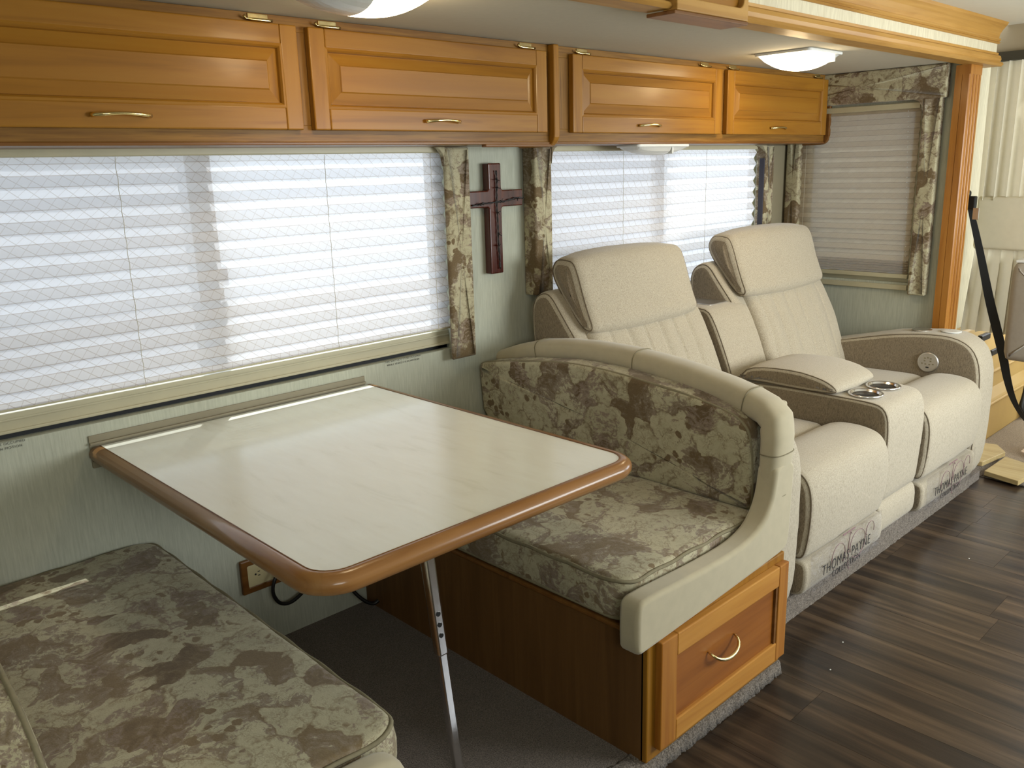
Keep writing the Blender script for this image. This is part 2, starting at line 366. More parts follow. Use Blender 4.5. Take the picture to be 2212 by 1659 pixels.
def lathe(name, prof, c, m, parent=None, n=28, axis='z', **k):
    bm = bmesh.new(); R = []
    for rr, h in prof:
        ring = []
        for i in range(n):
            t = 2*PI*i/n; a, b2 = rr*math.cos(t), rr*math.sin(t)
            ring.append(bm.verts.new({'z': (c[0]+a, c[1]+b2, c[2]+h), 'x': (c[0]+h, c[1]+a, c[2]+b2), 'y': (c[0]+a, c[1]+h, c[2]+b2)}[axis]))
        R.append(ring)
    for i in range(len(R)-1):
        for j in range(n): bm.faces.new((R[i][j], R[i][(j+1) % n], R[i+1][(j+1) % n], R[i+1][j]))
    bm.faces.new(R[0][::-1]); bm.faces.new(R[-1])
    return finish(name, bm, m, parent, smooth=True, **k)
def text(name, s, size, loc, xdir, zdir, m, parent, ext=.0006, sx=1., shear=0.):
    cu = bpy.data.curves.new(name, 'FONT'); cu.body = s; cu.size = size; cu.extrude = ext; cu.align_x = 'CENTER'; cu.align_y = 'BOTTOM_BASELINE'; cu.shear = shear
    cu.space_character = 1.12; cu.offset = -.0006*size/.03
    t = bpy.data.objects.new(name, cu); col.objects.link(t)
    bpy.context.view_layer.update()
    me = bpy.data.meshes.new_from_object(t.evaluated_get(bpy.context.evaluated_depsgraph_get())); bpy.data.objects.remove(t)
    X = Vector(xdir).normalized(); Z = Vector(zdir).normalized(); N = X.cross(Z)
    for v in me.vertices:
        p = v.co.copy(); v.co = Vector(loc)+X*p.x*sx+Z*p.y+N*p.z
    me.materials.clear(); me.materials.append(m)
    o = bpy.data.objects.new(name, me); col.objects.link(o); adopt(o, parent); return o

def split_words(o, parent):
    xs = sorted(v.co.x for v in o.data.vertices); g, cut = max((b-a, (a+b)/2) for a, b in zip(xs, xs[1:]))
    me = o.data.copy()
    for m_, keep in ((o.data, -1), (me, 1)):
        bm = bmesh.new(); bm.from_mesh(m_); bmesh.ops.delete(bm, geom=[v for v in bm.verts if (v.co.x-cut)*keep < 0], context='VERTS'); bm.to_mesh(m_); bm.free()
    q = bpy.data.objects.new(o.name, me); col.objects.link(q); adopt(q, parent)

# ================================================================ SETTING
ZC = 1.7724; XE = 3.307
def struct(o): o['kind'] = 'structure'; return o
# window openings in the slide-out wall
W1 = (-.42, 1.16, .815, 1.60); W2 = (1.60, 3.10, .815, 1.60)
bm = bmesh.new()
for x0, x1, z0, z1 in ((-1.6, W1[0], -.05, 1.8), (W1[0], W1[1], -.05, W1[2]), (W1[0], W1[1], W1[3], 1.8), (W1[1], W2[0], -.05, 1.8), (W2[0], W2[1], -.05, W2[2]), (W2[0], W2[1], W2[3], 1.8), (W2[1], XE+.06, -.05, 1.8)):
    BX(bm, x0, x1, 0, .05, z0, z1)
struct(finish('wall_back', bm, m_wall))
EW = (-.635, -.10, .845, 1.62)
bm = bmesh.new()
BX(bm, XE, XE+.05, EW[1], .0, .04, 1.8); BX(bm, XE, XE+.05, -.775, EW[0], .04, 1.8); BX(bm, XE, XE+.05, EW[0], EW[1], .04, EW[2]); BX(bm, XE, XE+.05, EW[0], EW[1], EW[3], 1.8)
struct(finish('wall_end', bm, m_wall))
struct(box('ceiling', -1.6, XE+.05, -.81, .05, ZC, ZC+.05, m_ceil))
struct(box('ceiling_coach', -1.6, 5.3, -3.2, -.845, 1.93, 1.98, m_ceil2))
bm = bmesh.new(); BX(bm, -1.6, 3.5, -.845, -.801, 1.766, 1.99)
struct(finish('wall_soffit', bm, m_wall2))
struct(box('wall_left', -1.66, -1.6, -3.2, .05, -.05, 2., m_wall))
bm = bmesh.new()
for a in ((-1.6, 1.7, 0, 2.), (1.7, 3.7, 0, .8), (1.7, 3.7, 1.7, 2.), (3.7, 5.3, 0, 2.)): BX(bm, a[0], a[1], -3.2, -3.15, a[2]-.05, a[3])
struct(finish('wall_galley', bm, m_wall))
bm = bmesh.new()
BX(bm, 5.25, 5.3, -3.2, -.7, -.05, .78); BX(bm, 5.25, 5.3, -3.2, -.7, 1.8, 2.)
struct(finish('wall_windshield', bm, m_tan))
bm = bmesh.new()
for a in ((3.40, 3.78, -.05, 2.), (3.78, 4.05, .60, 1.45), (3.78, 4.7, -.05, .60), (3.78, 4.7, 1.45, 2.), (4.7, 5.3, -.05, 2.)): BX(bm, a[0], a[1], -.745, -.70, a[2], a[3])
struct(finish('wall_cab', bm, m_wall2))
struct(box('wall_slide_return', XE+.05, 3.45, -.745, -.70, -.05, 2., m_wall2))
struct(box('floor_cab', 3.46, 5.3, -3.2, -.7, -.05, .006, m_carp3))
struct(box('ground', -8, 12, .06, 14, -1.05, -1.0, m_grnd))
# plank floor
fl = struct(box('floor', -1.6, 3.46, -3.2, -.98, -.05, -.012, m_gap))
bmp = bmesh.new(); PW, PL = .18, 1.22
BX(bmp, .0004, PW-.0004, .0004, PL-.0004, -.012, 0)
pme = bpy.data.meshes.new('plank'); bmesh.ops.recalc_face_normals(bmp, faces=bmp.faces); bmp.to_mesh(pme); bmp.free(); pme.materials.append(m_plank)
known = {2.615: -1.168, 2.435: -1.354, 2.075: -1.456}
r0 = 2.615
for k in range(-23, 5):
    x = round(r0+k*PW, 3)
    j = known.get(x, -1.0-random.random()*PL)
    y = j
    while y > -3.1: y -= PL
    while y < -.99:
        ya, yb = max(y, -3.15), min(y+PL, -.985)
        if yb-ya > .02:
            if ya == y and yb == y+PL: o = bpy.data.objects.new('plank', pme)
            else:
                me = pme.copy(); o = bpy.data.objects.new('plank', me)
                for v in me.vertices: v.co.y = (v.co.y if v.co.y < PL/2 else v.co.y-PL+(yb-ya)) if ya == y or True else v.co.y
            if x+PW > 3.461:
                o.data = o.data.copy()
                for v in o.data.vertices: v.co.x = min(v.co.x, 3.46-x)
            o.location = (x, ya, 0); col.objects.link(o); adopt(o, fl)
        y += PL
# carpeted slide floor
struct(box('floor_slide', -1.6, XE, -1.02, 0, -.05, .04, m_carp))
def fuzzy(name, pts, r, m, label, cat, x0, x1):
    """carpet nosing: bullnose profile with lumpy pile"""
    bm = bmesh.new(); n = int((x1-x0)/.006); R = []
    for i in range(n+1):
        x = x0+(x1-x0)*i/n; ring = []
        for (y, z) in pts:
            q = mnoise.noise_vector(Vector((x*110, y*110, z*110)))*r + mnoise.noise_vector(Vector((x*40, y*40, z*40)))*r*.6
            ring.append(bm.verts.new((x, y+q.y, max(z+q.z, .0005))))
        R.append(ring)
    for i in range(n):
        for j in range(len(pts)-1): bm.faces.new((R[i][j], R[i+1][j], R[i+1][j+1], R[i][j+1]))
    bm.faces.new(R[0]); bm.faces.new(R[-1][::-1])
    return struct(finish(name, bm, m, smooth=True))
fuzzy('trim_6', resample([(-1.09, .03), (-1.09, .043), (-1.11, .043), (-1.138, .036), (-1.150, .02), (-1.150, .0)], .006)[:-15] + [(-1.150, .0), (-1.0, .0)], 0.0055, m_carp2, '', '', -1.55, 1.352)
fuzzy('trim_7', [(-1.00, .0), (-1.00, .125), (-1.015, .128)] + [(-1.024, .12-.0075*i) for i in range(17)], .0028, m_carp2, '', '', 1.352, 3.17)
struct(box('floor_dinette', -1.6, 1.352, -1.115, -1.02, 0, .04, m_carp))
# crown mouldings
def mould(name, P, x0, x1, m, **k): return struct(prism(name, P, 'x', x0, x1, m, **k))
lower = [(-.80, 1.757), (-.868, 1.757), (-.876, 1.764), (-.872, 1.772), (-.862, 1.775), (-.866, 1.786), (-.862, 1.798), (-.852, 1.804), (-.853, 1.812), (-.80, 1.812)]
upper = [(-.80, 1.848), (-.850, 1.848), (-.856, 1.853), (-.85, 1.857), (-.856, 1.862), (-.855, 1.868), (-.848, 1.871), (-.85, 1.885), (-.86, 1.902), (-.876, 1.92), (-.88, 1.93), (-.80, 1.93)]
mould('trim_1', lower, 1.48, 3.505, m_crown); mould('trim_2', upper, 1.48, 3.505, m_crown)
mould('trim_3', lower, -1.55, 1.163, m_crown); mould('trim_4', upper, -1.55, 1.163, m_crown)
vb = thing('valance_panel', 'raised maple wood panel box set into the crown moulding above the table', 'panel', (1.32, -.845, 1.75))
def frame_bm(x0, x1, z0, z1, w, y0, y1, hole_r=0, wt=None):
    """flat frame with optional rounded inner corners"""
    bm = bmesh.new()
    O = rrect(x0, x1, z0, z1, .0001, 6); wt = wt or w
    I = rrect(x0+w, x1-w, z0+wt, z1-wt, hole_r or .0001, 6)
    L = []
    for y in (y0, y1): L.append(([bm.verts.new((p[0], y, p[1])) for p in O], [bm.verts.new((p[0], y, p[1])) for p in I]))
    n = len(O)
    for i in range(n):
        j = (i+1) % n
        (oa, ia), (ob, ib) = L
        bm.faces.new((oa[i], oa[j], ia[j], ia[i])); bm.faces.new((ob[i], ob[j], ib[j], ib[i]))
        bm.faces.new((oa[i], oa[j], ob[j], ob[i])); bm.faces.new((ia[i], ia[j], ib[j], ib[i]))
    bmesh.ops.remove_doubles(bm, verts=bm.verts, dist=.0004)
    return bm
finish('panel_frame', frame_bm(1.163, 1.478, 1.754, 1.925, .022, -.888, -.846, .02, .03), m_crown, vb, bevel=.003)
box('raised_panel', 1.18, 1.462, -.872, -.85, 1.775, 1.91, m_panelx, vb, bevel=.008)
box('panel_ledge', 1.158, 1.483, -.885, -.80, 1.745, 1.754, m_edge, vb, bevel=.002)
# fluted pilaster
P = [(3.27, -.772), (3.27, -.798), (3.2725, -.7985), (3.2725, -.800), (3.27, -.8005), (3.27, -.826), (3.274, -.83)]
for i in range(3):
    c = 3.302+i*.033
    for k in range(9):
        t = PI*k/8; P.append((c-.011*math.cos(t), -.83+.007*math.sin(t)))
P += [(3.394, -.83), (3.40, -.824), (3.40, -.772)]
struct(prism('trim_5', P, 'z', .0, 1.72, m_post))
struct(box('trim_8', 3.27, 3.40, -.83, -.772, 1.72, 1.757, m_post))
struct(box('trim_9', 3.405, 3.50, -.80, -.75, .0, 1.93, m_wall2))
# ---- windows
def window(name, w, y, screen=True):
    x0, x1, z0, z1 = w; mx = .363 if name == 'window_1' else (x0+x1)/2
    bm = bmesh.new()
    BX(bm, x0, x1, y, y+.03, z0, z0+.014)                 # black strip standing in for the deep shade of the lower gap
    f = struct(finish(name, bm, m_gap))
    bm = bmesh.new()
    BX(bm, x0, x1, y-.012, y+.03, z0+.014, z0+.062); BX(bm, x0, x1, y-.017, y-.008, z0+.014, z0+.022); BX(bm, x0, x1, y-.016, y-.008, z0+.043, z0+.049); BX(bm, x0, x1, y, y+.03, z1-.03, z1)
    BX(bm, x0, x0+.03, y, y+.03, z0, z1); BX(bm, x1-.04 if x1 < 2 else x1-.02, x1, y, y+.03, z0, z1)
    finish('window_frame', bm, m_beige, f, bevel=.002)
    box('mullion', mx-.03, mx+.03, y+.003, y+.03, z0+.08, z1-.02, m_beige, f, bevel=.003)
    if name == 'window_1': box('sash_latch', mx+.03, mx+.045, y, y+.02, 1.11, 1.16, m_black, f, bevel=.003)
    for a, b in ((x0+.02, mx), (mx, x1-.02)): box('pane', a, b, y+.016, y+.019, z0+.07, z1-.02, m_glass, f)
    if screen: box('insect_or_dimming_screen', x0+.03, mx-.03, y+.026, y+.027, z0+.08, z1-.03, m_screen, f)
    return f
window('window_1', W1, .032); window('window_2', W2, .032)
bm = bmesh.new(); a, b, c, d = EW
BX(bm, XE+.01, XE+.045, a, b, c, c+.03); BX(bm, XE+.01, XE+.045, a, b, d-.03, d); BX(bm, XE+.01, XE+.045, a, a+.03, c+.03, d-.03); BX(bm, XE+.01, XE+.045, b-.03, b, c+.03, d-.03)
w3 = struct(finish('window_3', bm, m_beige)); box('pane', XE+.025, XE+.028, a+.02, b-.02, c+.02, d-.02, m_glass, w3)
box('insect_or_dimming_screen', XE+.034, XE+.035, a+.02, b-.02, c+.02, d-.02, m_screen2, w3)  # added dense sheet that dims the daylight behind the end blind

# ================================================================ BLINDS
def pleats(name, a, b, z0, z1, base, axis, per, amp, m, parent, tight=0):
    bm = bmesh.new(); Z = []; z = z1; s = 1
    while z > z0+1e-4:
        h = per/2 if z-z0 > tight else .0055
        Z.append((z, s*(amp if z-z0 > tight else amp*1.1))); z -= h; s = -s
    Z.append((z0, s*amp)); n = 26; R = []
    for z, o in Z:
        row = []
        for i in range(n+1):
            t = a+(b-a)*i/n; w = math.sin(i*1.7+z*9)*.0008
            row.append(bm.verts.new((t, base+o+w, z+w) if axis == 'x' else (base+o+w, t, z+w)))
        R.append(row)
    for i in range(len(R)-1):
        for j in range(n): bm.faces.new((R[i][j], R[i][j+1], R[i+1][j+1], R[i+1][j]))
    return finish(name, bm, m, parent)
def cord(x, y, z0, z1, parent, per):
    pts = []; z = z1; s = 1
    while z > z0: pts.append((x+(.0012 if s > 0 else -.0008), y, z)); z -= per/2; s = -s
    pts.append((x, y, z0)); return tube('lift_cord', pts, .0008, m_ceil, parent, sides=5)
b1 = thing('pleated_blind', 'long white pleated blind lowered over the window beside the table', 'blind', (.36, 0, .88))
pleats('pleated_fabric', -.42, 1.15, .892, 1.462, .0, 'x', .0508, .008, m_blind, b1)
box('head_rail', -.42, 1.15, -.018, .012, 1.452, 1.472, m_beige, b1, bevel=.003)
box('bottom_rail', -.42, 1.15, -.006, .0, .886, .894, m_beige, b1, bevel=.002)
for x in (.135, .71, 1.093): cord(x, -.011, .885, 1.45, b1, .0508)
b2 = thing('pleated_blind', 'white pleated blind in the window behind the recliner sofa', 'blind', (2.35, 0, .88))
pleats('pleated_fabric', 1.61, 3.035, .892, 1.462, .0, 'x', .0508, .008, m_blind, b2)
box('head_rail', 1.61, 3.035, -.018, .012, 1.452, 1.472, m_beige, b2, bevel=.003)
box('bottom_rail', 1.61, 3.035, -.006, .0, .886, .894, m_beige, b2, bevel=.002)
for x in (2.05, 2.62): cord(x, -.011, .885, 1.45, b2, .0508)
b3 = thing('pleated_blind', 'dim beige pleated blind on the end wall by the wooden pilaster', 'blind', (XE, -.36, .85))
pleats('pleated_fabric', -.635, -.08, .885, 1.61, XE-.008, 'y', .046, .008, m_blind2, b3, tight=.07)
box('head_rail', XE-.022, XE+.004, -.635, -.08, 1.600, 1.625, m_beige, b3, bevel=.003)
box('bottom_rail', XE-.022, XE+.004, -.64, -.08, .865, .885, m_beige, b3, bevel=.003)
box('hold_down_rail', XE-.016, XE, -.64, -.08, .812, .835, m_beige, b3, bevel=.002)
cord(XE-.02, -.122, .885, 1.60, b3, .046)
bm = bmesh.new()
for i in range(34):
    z = 1.59-i*.0215; y = -.585-.047*i/34
    bmesh.ops.create_icosphere(bm, subdivisions=1, radius=.0022, matrix=Matrix.Translation((XE-.02, y, z)))
finish('bead_cord', bm, m_white, b3, smooth=True)

# ================================================================ FABRIC WINDOW SURROUNDS
def padded(name, P, axis, a, b, m, parent, rad=.012, **k): return loft(name, P, axis, a, b, m, parent, r=rad, puff=.003, smooth=0, n=4, d=.03, **k)
sr = thing('window_surround', 'floral padded strip between the long window and the cross', 'trim', (1.18, -.02, .79))
box('edge_return', 1.205, 1.226, -.03, -.001, .79, 1.468, m_floral2, sr)
loft('padded_leg', rrect(1.125, 1.228, .785, 1.468, .006, 3), 'y', -.026, -.045, m_floral2, sr, r=.010, puff=.002, smooth=0, n=2, d=.03)
P = [(1.126, 1.468), (1.095, 1.468), (1.105, 1.462), (1.118, 1.445), (1.126, 1.41)]
prism('corner_fillet', P, 'y', -.028, -.044, m_floral2, sr)
sr = thing('window_surround', 'floral padded strip standing between the cross and the sofa window', 'trim', (1.55, -.03, .95))
loft('padded_leg', rrect(1.505, 1.592, .955, 1.468, .006, 3), 'y', 0., -.064, m_floral2, sr, r=.010, puff=.002, smooth=0, n=2, d=.03)
prism('corner_fillet', [(1.592, 1.468), (1.622, 1.468), (1.61, 1.462), (1.598, 1.445), (1.592, 1.41)], 'y', -.002, -.062, m_floral2, sr)
sr = thing('window_surround', 'narrow floral padded strip at the right edge of the sofa window, under the cabinet end', 'trim', (3.1, -.03, .95))
loft('padded_leg', rrect(3.045, 3.125, .955, 1.468, .006, 3), 'y', 0., -.05, m_floral2, sr, r=.008, puff=.002, smooth=0, n=2, d=.03)
prism('corner_fillet', [(3.045, 1.468), (3.0, 1.468), (3.02, 1.462), (3.038, 1.44), (3.045, 1.40)], 'y', -.002, -.05, m_floral2, sr)
box('liner', 3.038, 3.046, -.045, -.022, .82, 1.41, m_liner, sr)
sr = thing('window_surround', 'floral padded cornice and side legs around the end wall window', 'trim', (XE, -.4, .8))
loft('padded_cornice', rrect(-.742, -.005, 1.635, 1.771, .004, 2), 'x', XE, XE-.042, m_floral2, sr, r=.008, puff=.001, smooth=0, n=2, d=.03)
loft('padded_leg', rrect(-.728, -.652, .798, 1.64, .006, 3), 'x', XE, XE-.042, m_floral2, sr, r=.008, puff=.001, smooth=0, n=2, d=.03)
loft('padded_leg', rrect(-.098, -.03, .90, 1.64, .006, 3), 'x', XE, XE-.04, m_floral2, sr, r=.008, puff=.001, smooth=0, n=2, d=.03)
prism('corner_fillet', [(-.652, 1.636), (-.61, 1.636), (-.632, 1.628), (-.645, 1.61), (-.652, 1.575)], 'x', XE-.001, XE-.041, m_floral2, sr)
box('corner_post', 3.135, 3.30, -.02, .0, .80, 1.468, m_khaki, None); struct(bpy.data.objects['corner_post']).name = 'trim_10'

# ================================================================ OVERHEAD CABINETS
YF = -.205; YD = -.226
def handle_bm(cx, y, z, w=.115):
    pts = []; n = 14
    for i in range(n+1):
        t = -1+2*i/n; pts.append(Vector((cx+t*w/2, y-.004-.020*(1-abs(t)**3), z+.0015*math.cos(t*PI))))
    return pts
def make_handle(parent, cx, z, w=.115, y=YD):
    pts = handle_bm(cx, y, z, w); n = len(pts)
    h = tube('handle', pts, [.0055 if i in (0, n-1) else .0048-.0012*math.cos((i/(n-1)-.5)*PI) for i in range(n)], m_brass, parent, sides=8)
    return h
def hinge(parent, x, z):
    bm = bmesh.new(); BX(bm, x-.026, x+.026, YF-.003, YF, z-.002, z+.012)
    o = finish('hinge', bm, m_brass, parent, bevel=.001)
    return tube('hinge', [(x-.040, YF-.012, z+.004), (x-.034, YF-.010, z-.002), (x-.022, YF-.012, z-.003), (x+.022, YF-.012, z-.003), (x+.033, YF-.010, z-.002)], [.0045, .002, .0042, .0042, .0035], m_brass, o)
def door(parent, x0, x1, z0, z1, label=None, hx=None, h2=None):
    w = .046; bm = bmesh.new(); y0, y1 = YF+.0, YD
    d = .003
    BX(bm, x0, x0+w, y1, y0, z0, z1, 1); BX(bm, x1-w, x1, y1, y0, z0, z1, 1)
    BX(bm, x0+w, x1-w, y1, y0, z0, z0+w+.008, 0); BX(bm, x0+w, x1-w, y1, y0, z1-w, z1, 0)
    o = finish('cabinet_door', bm, [m_wx, m_wz], parent, bevel=.0035, seg=3)
    # raised panel with sloping fielded border and bead
    a, b, c, e = x0+w-.002, x1-w+.002, z0+w+.006, z1-w+.002
    bm = bmesh.new(); loops = []
    for ins, y in ((0, YD+.001), (.006, YD-.0005), (.010, YD+.004), (.012, YD+.0105), (.040, YD+.003), (.043, YD+.0005), (.0445, YD+.0005)):
        loops.append([bm.verts.new(p) for p in ((a+ins, y, c+ins), (b-ins, y, c+ins), (b-ins, y, e-ins), (a+ins, y, e-ins))])
    for i in range(len(loops)-1):
        for k in range(4): bm.faces.new((loops[i][k], loops[i][(k+1) % 4], loops[i+1][(k+1) % 4], loops[i+1][k])).material_index = 1 if k in (1, 3) else 0
    bm.faces.new(loops[-1]); 
    back = [bm.verts.new(p) for p in ((a, YD+.014, c), (b, YD+.014, c), (b, YD+.014, e), (a, YD+.014, e))]
    for k in range(4): bm.faces.new((loops[0][k], loops[0][(k+1) % 4], back[(k+1) % 4], back[k]))
    bm.faces.new(back)
    finish('raised_panel', bm, [m_panelx, m_wz], o)
    make_handle(o, hx, z0+.028, .125)
    for q in (h2 or (x0+.05, x1-.05)): hinge(o, q, z1+.008)
    return o
ZB, ZT, Z0 = 1.5053, 1.7491, 1.4735
def cabinet(label, x0, x1, doors, xl, xr):
    t = thing('overhead_cabinet', label, 'cabinet', ((x0+x1)/2, -.1, Z0))
    bm = bmesh.new(); BX(bm, x0, x1, YF+.018, -.002, Z0+.004, ZC-.001)
    finish('carcass', bm, m_oak, t)
    bm = bmesh.new(); BX(bm, x0, x1, YF, YF+.018, Z0+.004, ZB+.012, 0); BX(bm, x0, x1, YF, YF+.018, ZT-.012, ZC-.001, 0)
    ed = [x0] + sum([[d[0]+.01, d[1]-.01] for d in doors], []) + [x1]
    for i in range(0, len(ed), 2): BX(bm, ed[i], ed[i+1], YF, YF+.018, ZB+.012, ZT-.012, 1)
    finish('face_frame', bm, [m_oak, m_oakz], t, bevel=.001)
    box('bottom_edging', x0, x1, YF-.004, -.01, Z0-.004, Z0+.004, m_edge, t, bevel=.002)
    for d in doors: door(t, d[0], d[1], ZB, ZT, hx=d[2], h2=d[3])
    return t
c1 = cabinet('maple overhead cabinet with two wide doors above the table window', -1.55, 1.43, [(-.34, .527, .083, (-.2, .437)), (.559, 1.404, .972, (.627, 1.33))], 0, 0)
P = rrect(YF-.025, -.06, Z0-.012, ZC-.001, [.0, .0, .04, .0], 6)
prism('end_panel', P, 'x', 1.431, 1.456, m_wz, c1, bevel=.004)
box('under_rail', 1.15, 1.44, -.21, -.19, 1.462, 1.471, m_edge, c1, bevel=.002)
c2 = cabinet('maple overhead cabinet with two narrower doors above the recliner sofa', 1.46, 3.285, [(1.5255, 2.3917, 1.93, (1.59, 2.295)), (2.432, 3.262, 2.825, (2.49, 3.19))], 0, 0)
P = rrect(YF-.025, -.002, Z0-.010, ZC-.001, [.0, .0, .04, .0], 6)
prism('end_panel', P, 'x', 3.286, 3.304, m_edge, c2, bevel=.004)

# ================================================================ LAMPS
def lamp(label, cx, cy, z, lit, lx=.115, ly=.085, h=.048, hang=-1, group=None, halves=((-1, .05), (.12, 1))):
    t = thing('ceiling_lamp', label, 'lamp', (cx, cy, z))
    prism('lamp_base', rrect(cx-lx, cx+lx, cy-ly, cy+ly, .015, 4), 'z', z, z-.010, m_white, t, bevel=.003)
    for k, (a, b) in enumerate(halves):
        bm = bmesh.new(); n, m_ = 14, 12; R = []
        for i in range(n+1):
            u = a+(b-a)*i/n; row = []
            uu = max(0, 1-abs(u)**2.4)
            for j in range(m_+1):
                w = -1+2*j/m_; q = (1-abs(w)**2.2)*uu
                row.append(bm.verts.new((cx+u*lx*.95, cy+w*ly*.92, z-.009-h*max(0, q)**.55 if q > 0 else z-.009)))
            R.append(row)
        for i in range(n):
            for j in range(m_): bm.faces.new((R[i][j], R[i][j+1], R[i+1][j+1], R[i+1][j]))
        for ring in (R[0], R[-1]):
            if abs(ring[m_//2].co.z-ring[0].co.z) > .004: bm.faces.new(ring)
        finish('lens', bm, m_lit if lit[k] else m_unlit, t, smooth=False, label='glowing lens' if lit[k] else 'unlit frosted lens')
    bm = bmesh.new(); s0 = (halves[0][1]+halves[1][0])/2
    BX(bm, cx+s0*lx-.004, cx+s0*lx+.004, cy-ly*.9, cy+ly*.9, z-.035, z-.008); finish('lamp_divider', bm, m_white, t, bevel=.002)
    return t
lamp('lit dome ceiling lamp at the top edge, above the table cabinets', .46, -.60, ZC, (0, 1), .15, .10, .05, halves=((-1, -.12), (-.05, 1)))
lamp('lit dome ceiling lamp above the recliner sofa near the crown moulding', 2.385, -.545, ZC, (1, 0), .125, .11, .052, halves=((-1, .62), (.66, 1)))
u = lamp('unlit clear reading lamp under the cabinet above the sofa window', 2.05, -.155, 1.4695, (0, 0), .16, .055, .030, halves=((-1, .30), (.38, 1)))
u.name = 'reading_lamp'
for nm, loc, e in (('table_lamp_glow', (.55, -.60, 1.700), .9), ('sofa_lamp_glow', (2.36, -.545, 1.700), .9)):
    light(nm, 'POINT', loc, (0, 0, -1), e, (1, .74, .42), shadow_soft_size=.04)

# ================================================================ WALL CROSS
cr = thing('wall_cross', 'dark red wooden cross with barbed wire on the wall', 'cross', (1.345, -.02, 1.05))
a, b, c, d, h0, h1, l, r_ = 1.3165, 1.3735, 1.05, 1.416, 1.273, 1.328, 1.225, 1.473; q = .006
P = [(a, c), (b, c), (b, h0-q), (b+q, h0), (r_, h0), (r_, h1), (b+q, h1), (b, h1+q), (b, d), (a, d), (a, h1+q), (a-q, h1), (l, h1), (l, h0), (a-q, h0), (a, h0-q)]
prism('cross_body', P, 'y', -.004, -.034, m_cross, cr, bevel=.004, seg=3)
def wire(name, p0, p1, barbs, twist=26):
    p0, p1 = Vector(p0), Vector(p1); L = []
    d_ = (p1-p0); s = d_.normalized().cross(Vector((0, 1, 0))); up = Vector((0, -1, 0))
    o = None
    for ph in (0, PI):
        pts = []
        for i in range(61):
            t = i/60; wv = mnoise.noise(Vector((t*4, p0.x*9, 0)))*.006
            pts.append(p0+d_*t+s*(math.cos(t*twist+ph)*.0019+wv)+up*(math.sin(t*twist+ph)*.0019))
        w_ = tube(name, pts, .0016, m_black, cr if o is None else o, sides=5)
        o = o or w_
    for t in barbs:
        c_ = p0+d_*t
        for k in range(3):
            v = Vector((random.uniform(-1, 1), -.5, random.uniform(-1, 1))).normalized()*.010
            tube('barb', [c_-v*.6+Vector((0, -.002, 0)), c_+v+Vector((0, -.004, 0))], .0012, m_black, o, sides=4)
wire('barbed_wire', (1.345, -.040, 1.392), (1.350, -.040, 1.066), (.09, .17, .42, .64, .76), 40)
wire('barbed_wire', (1.235, -.040, 1.283), (1.466, -.042, 1.298), (.12, .16, .55, .88), 26)

# ================================================================ WALL BITS
def sticker(label, x, z, rot=-.11):
    t = thing('notice_label', label, 'label', (x, 0, z))
    text('lettering', 'THIS SEAT NOT TO BE OCCUPIED', .0085, (x, -.001, z), (1, 0, rot*0), (0, 0, 1), m_print, t, .0003)
    text('lettering', 'WHILE VEHICLE IS IN MOTION', .0085, (x, -.001, z-.011), (1, 0, 0), (0, 0, 1), m_print, t, .0003)
sticker('tiny black printed notice on the wall under the right end of the long blind', .950, .812)
sticker('tiny black printed notice on the wall at the left edge of the picture', -.225, .809)
out = thing('wall_outlet', 'cream double outlet in a wooden frame under the table', 'outlet', (.4, 0, .235))
finish('outlet_frame', frame_bm(.327, .478, .222, .327, .020, -.014, 0, .004), m_edge, out, bevel=.004)
prism('cover_plate', rrect(.345, .460, .240, .309, .004, 3), 'y', -.001, -.0125, m_cream, out, bevel=.002)
for cxo in (.375, .425):
    for z in (.281, .269): box('slot', cxo+.002, cxo+.009, -.0132, -.0125, z, z+.0025, m_black, out)
    lathe('ground_hole', [(.001, 0), (.003, -.0002), (.003, -.0008), (.001, -.001)], (cxo-.005, -.0125, .276), m_black, out, axis='y', n=10)
pl = thing('power_cord', 'black plug with a short looped cord in the outlet', 'cord', (.425, -.02, .28))
lathe('plug', [(.004, 0), (.017, -.002), (.018, -.016), (.012, -.026), (.004, -.028)], (.432, -.013, .280), m_black, pl, axis='y', n=20)
pts = chaikin([(.432, -.030, .278), (.415, -.045, .262), (.402, -.045, .235), (.402, -.045, .205), (.42, -.045, .172), (.455, -.045, .162), (.50, -.04, .178), (.535, -.03, .197), (.55, -.02, .207)], 3, False)
tube('cord', pts, .0055, m_black, pl)
cx_ = thing('coax_fitting', 'small brass coax fittings on the wall under the table corner', 'fitting', (.545, 0, .215))
for x, z in ((.538, .222), (.556, .210)): lathe('threaded_connector', [(.003, 0), (.008, -.001), (.008, -.006), (.005, -.007), (.005, -.018), (.003, -.019)], (x, 0, z), m_steel, cx_, axis='y', n=12)
tag(tube('cable', chaikin([(.64, -.012, .25), (.645, -.03, .19), (.66, -.05, .13), (.69, -.07, .085), (.72, -.08, .065), (.735, -.085, .075)], 3, False), .006, m_black), 'black cable hanging by the wall beside the wooden bench base', 'cable')

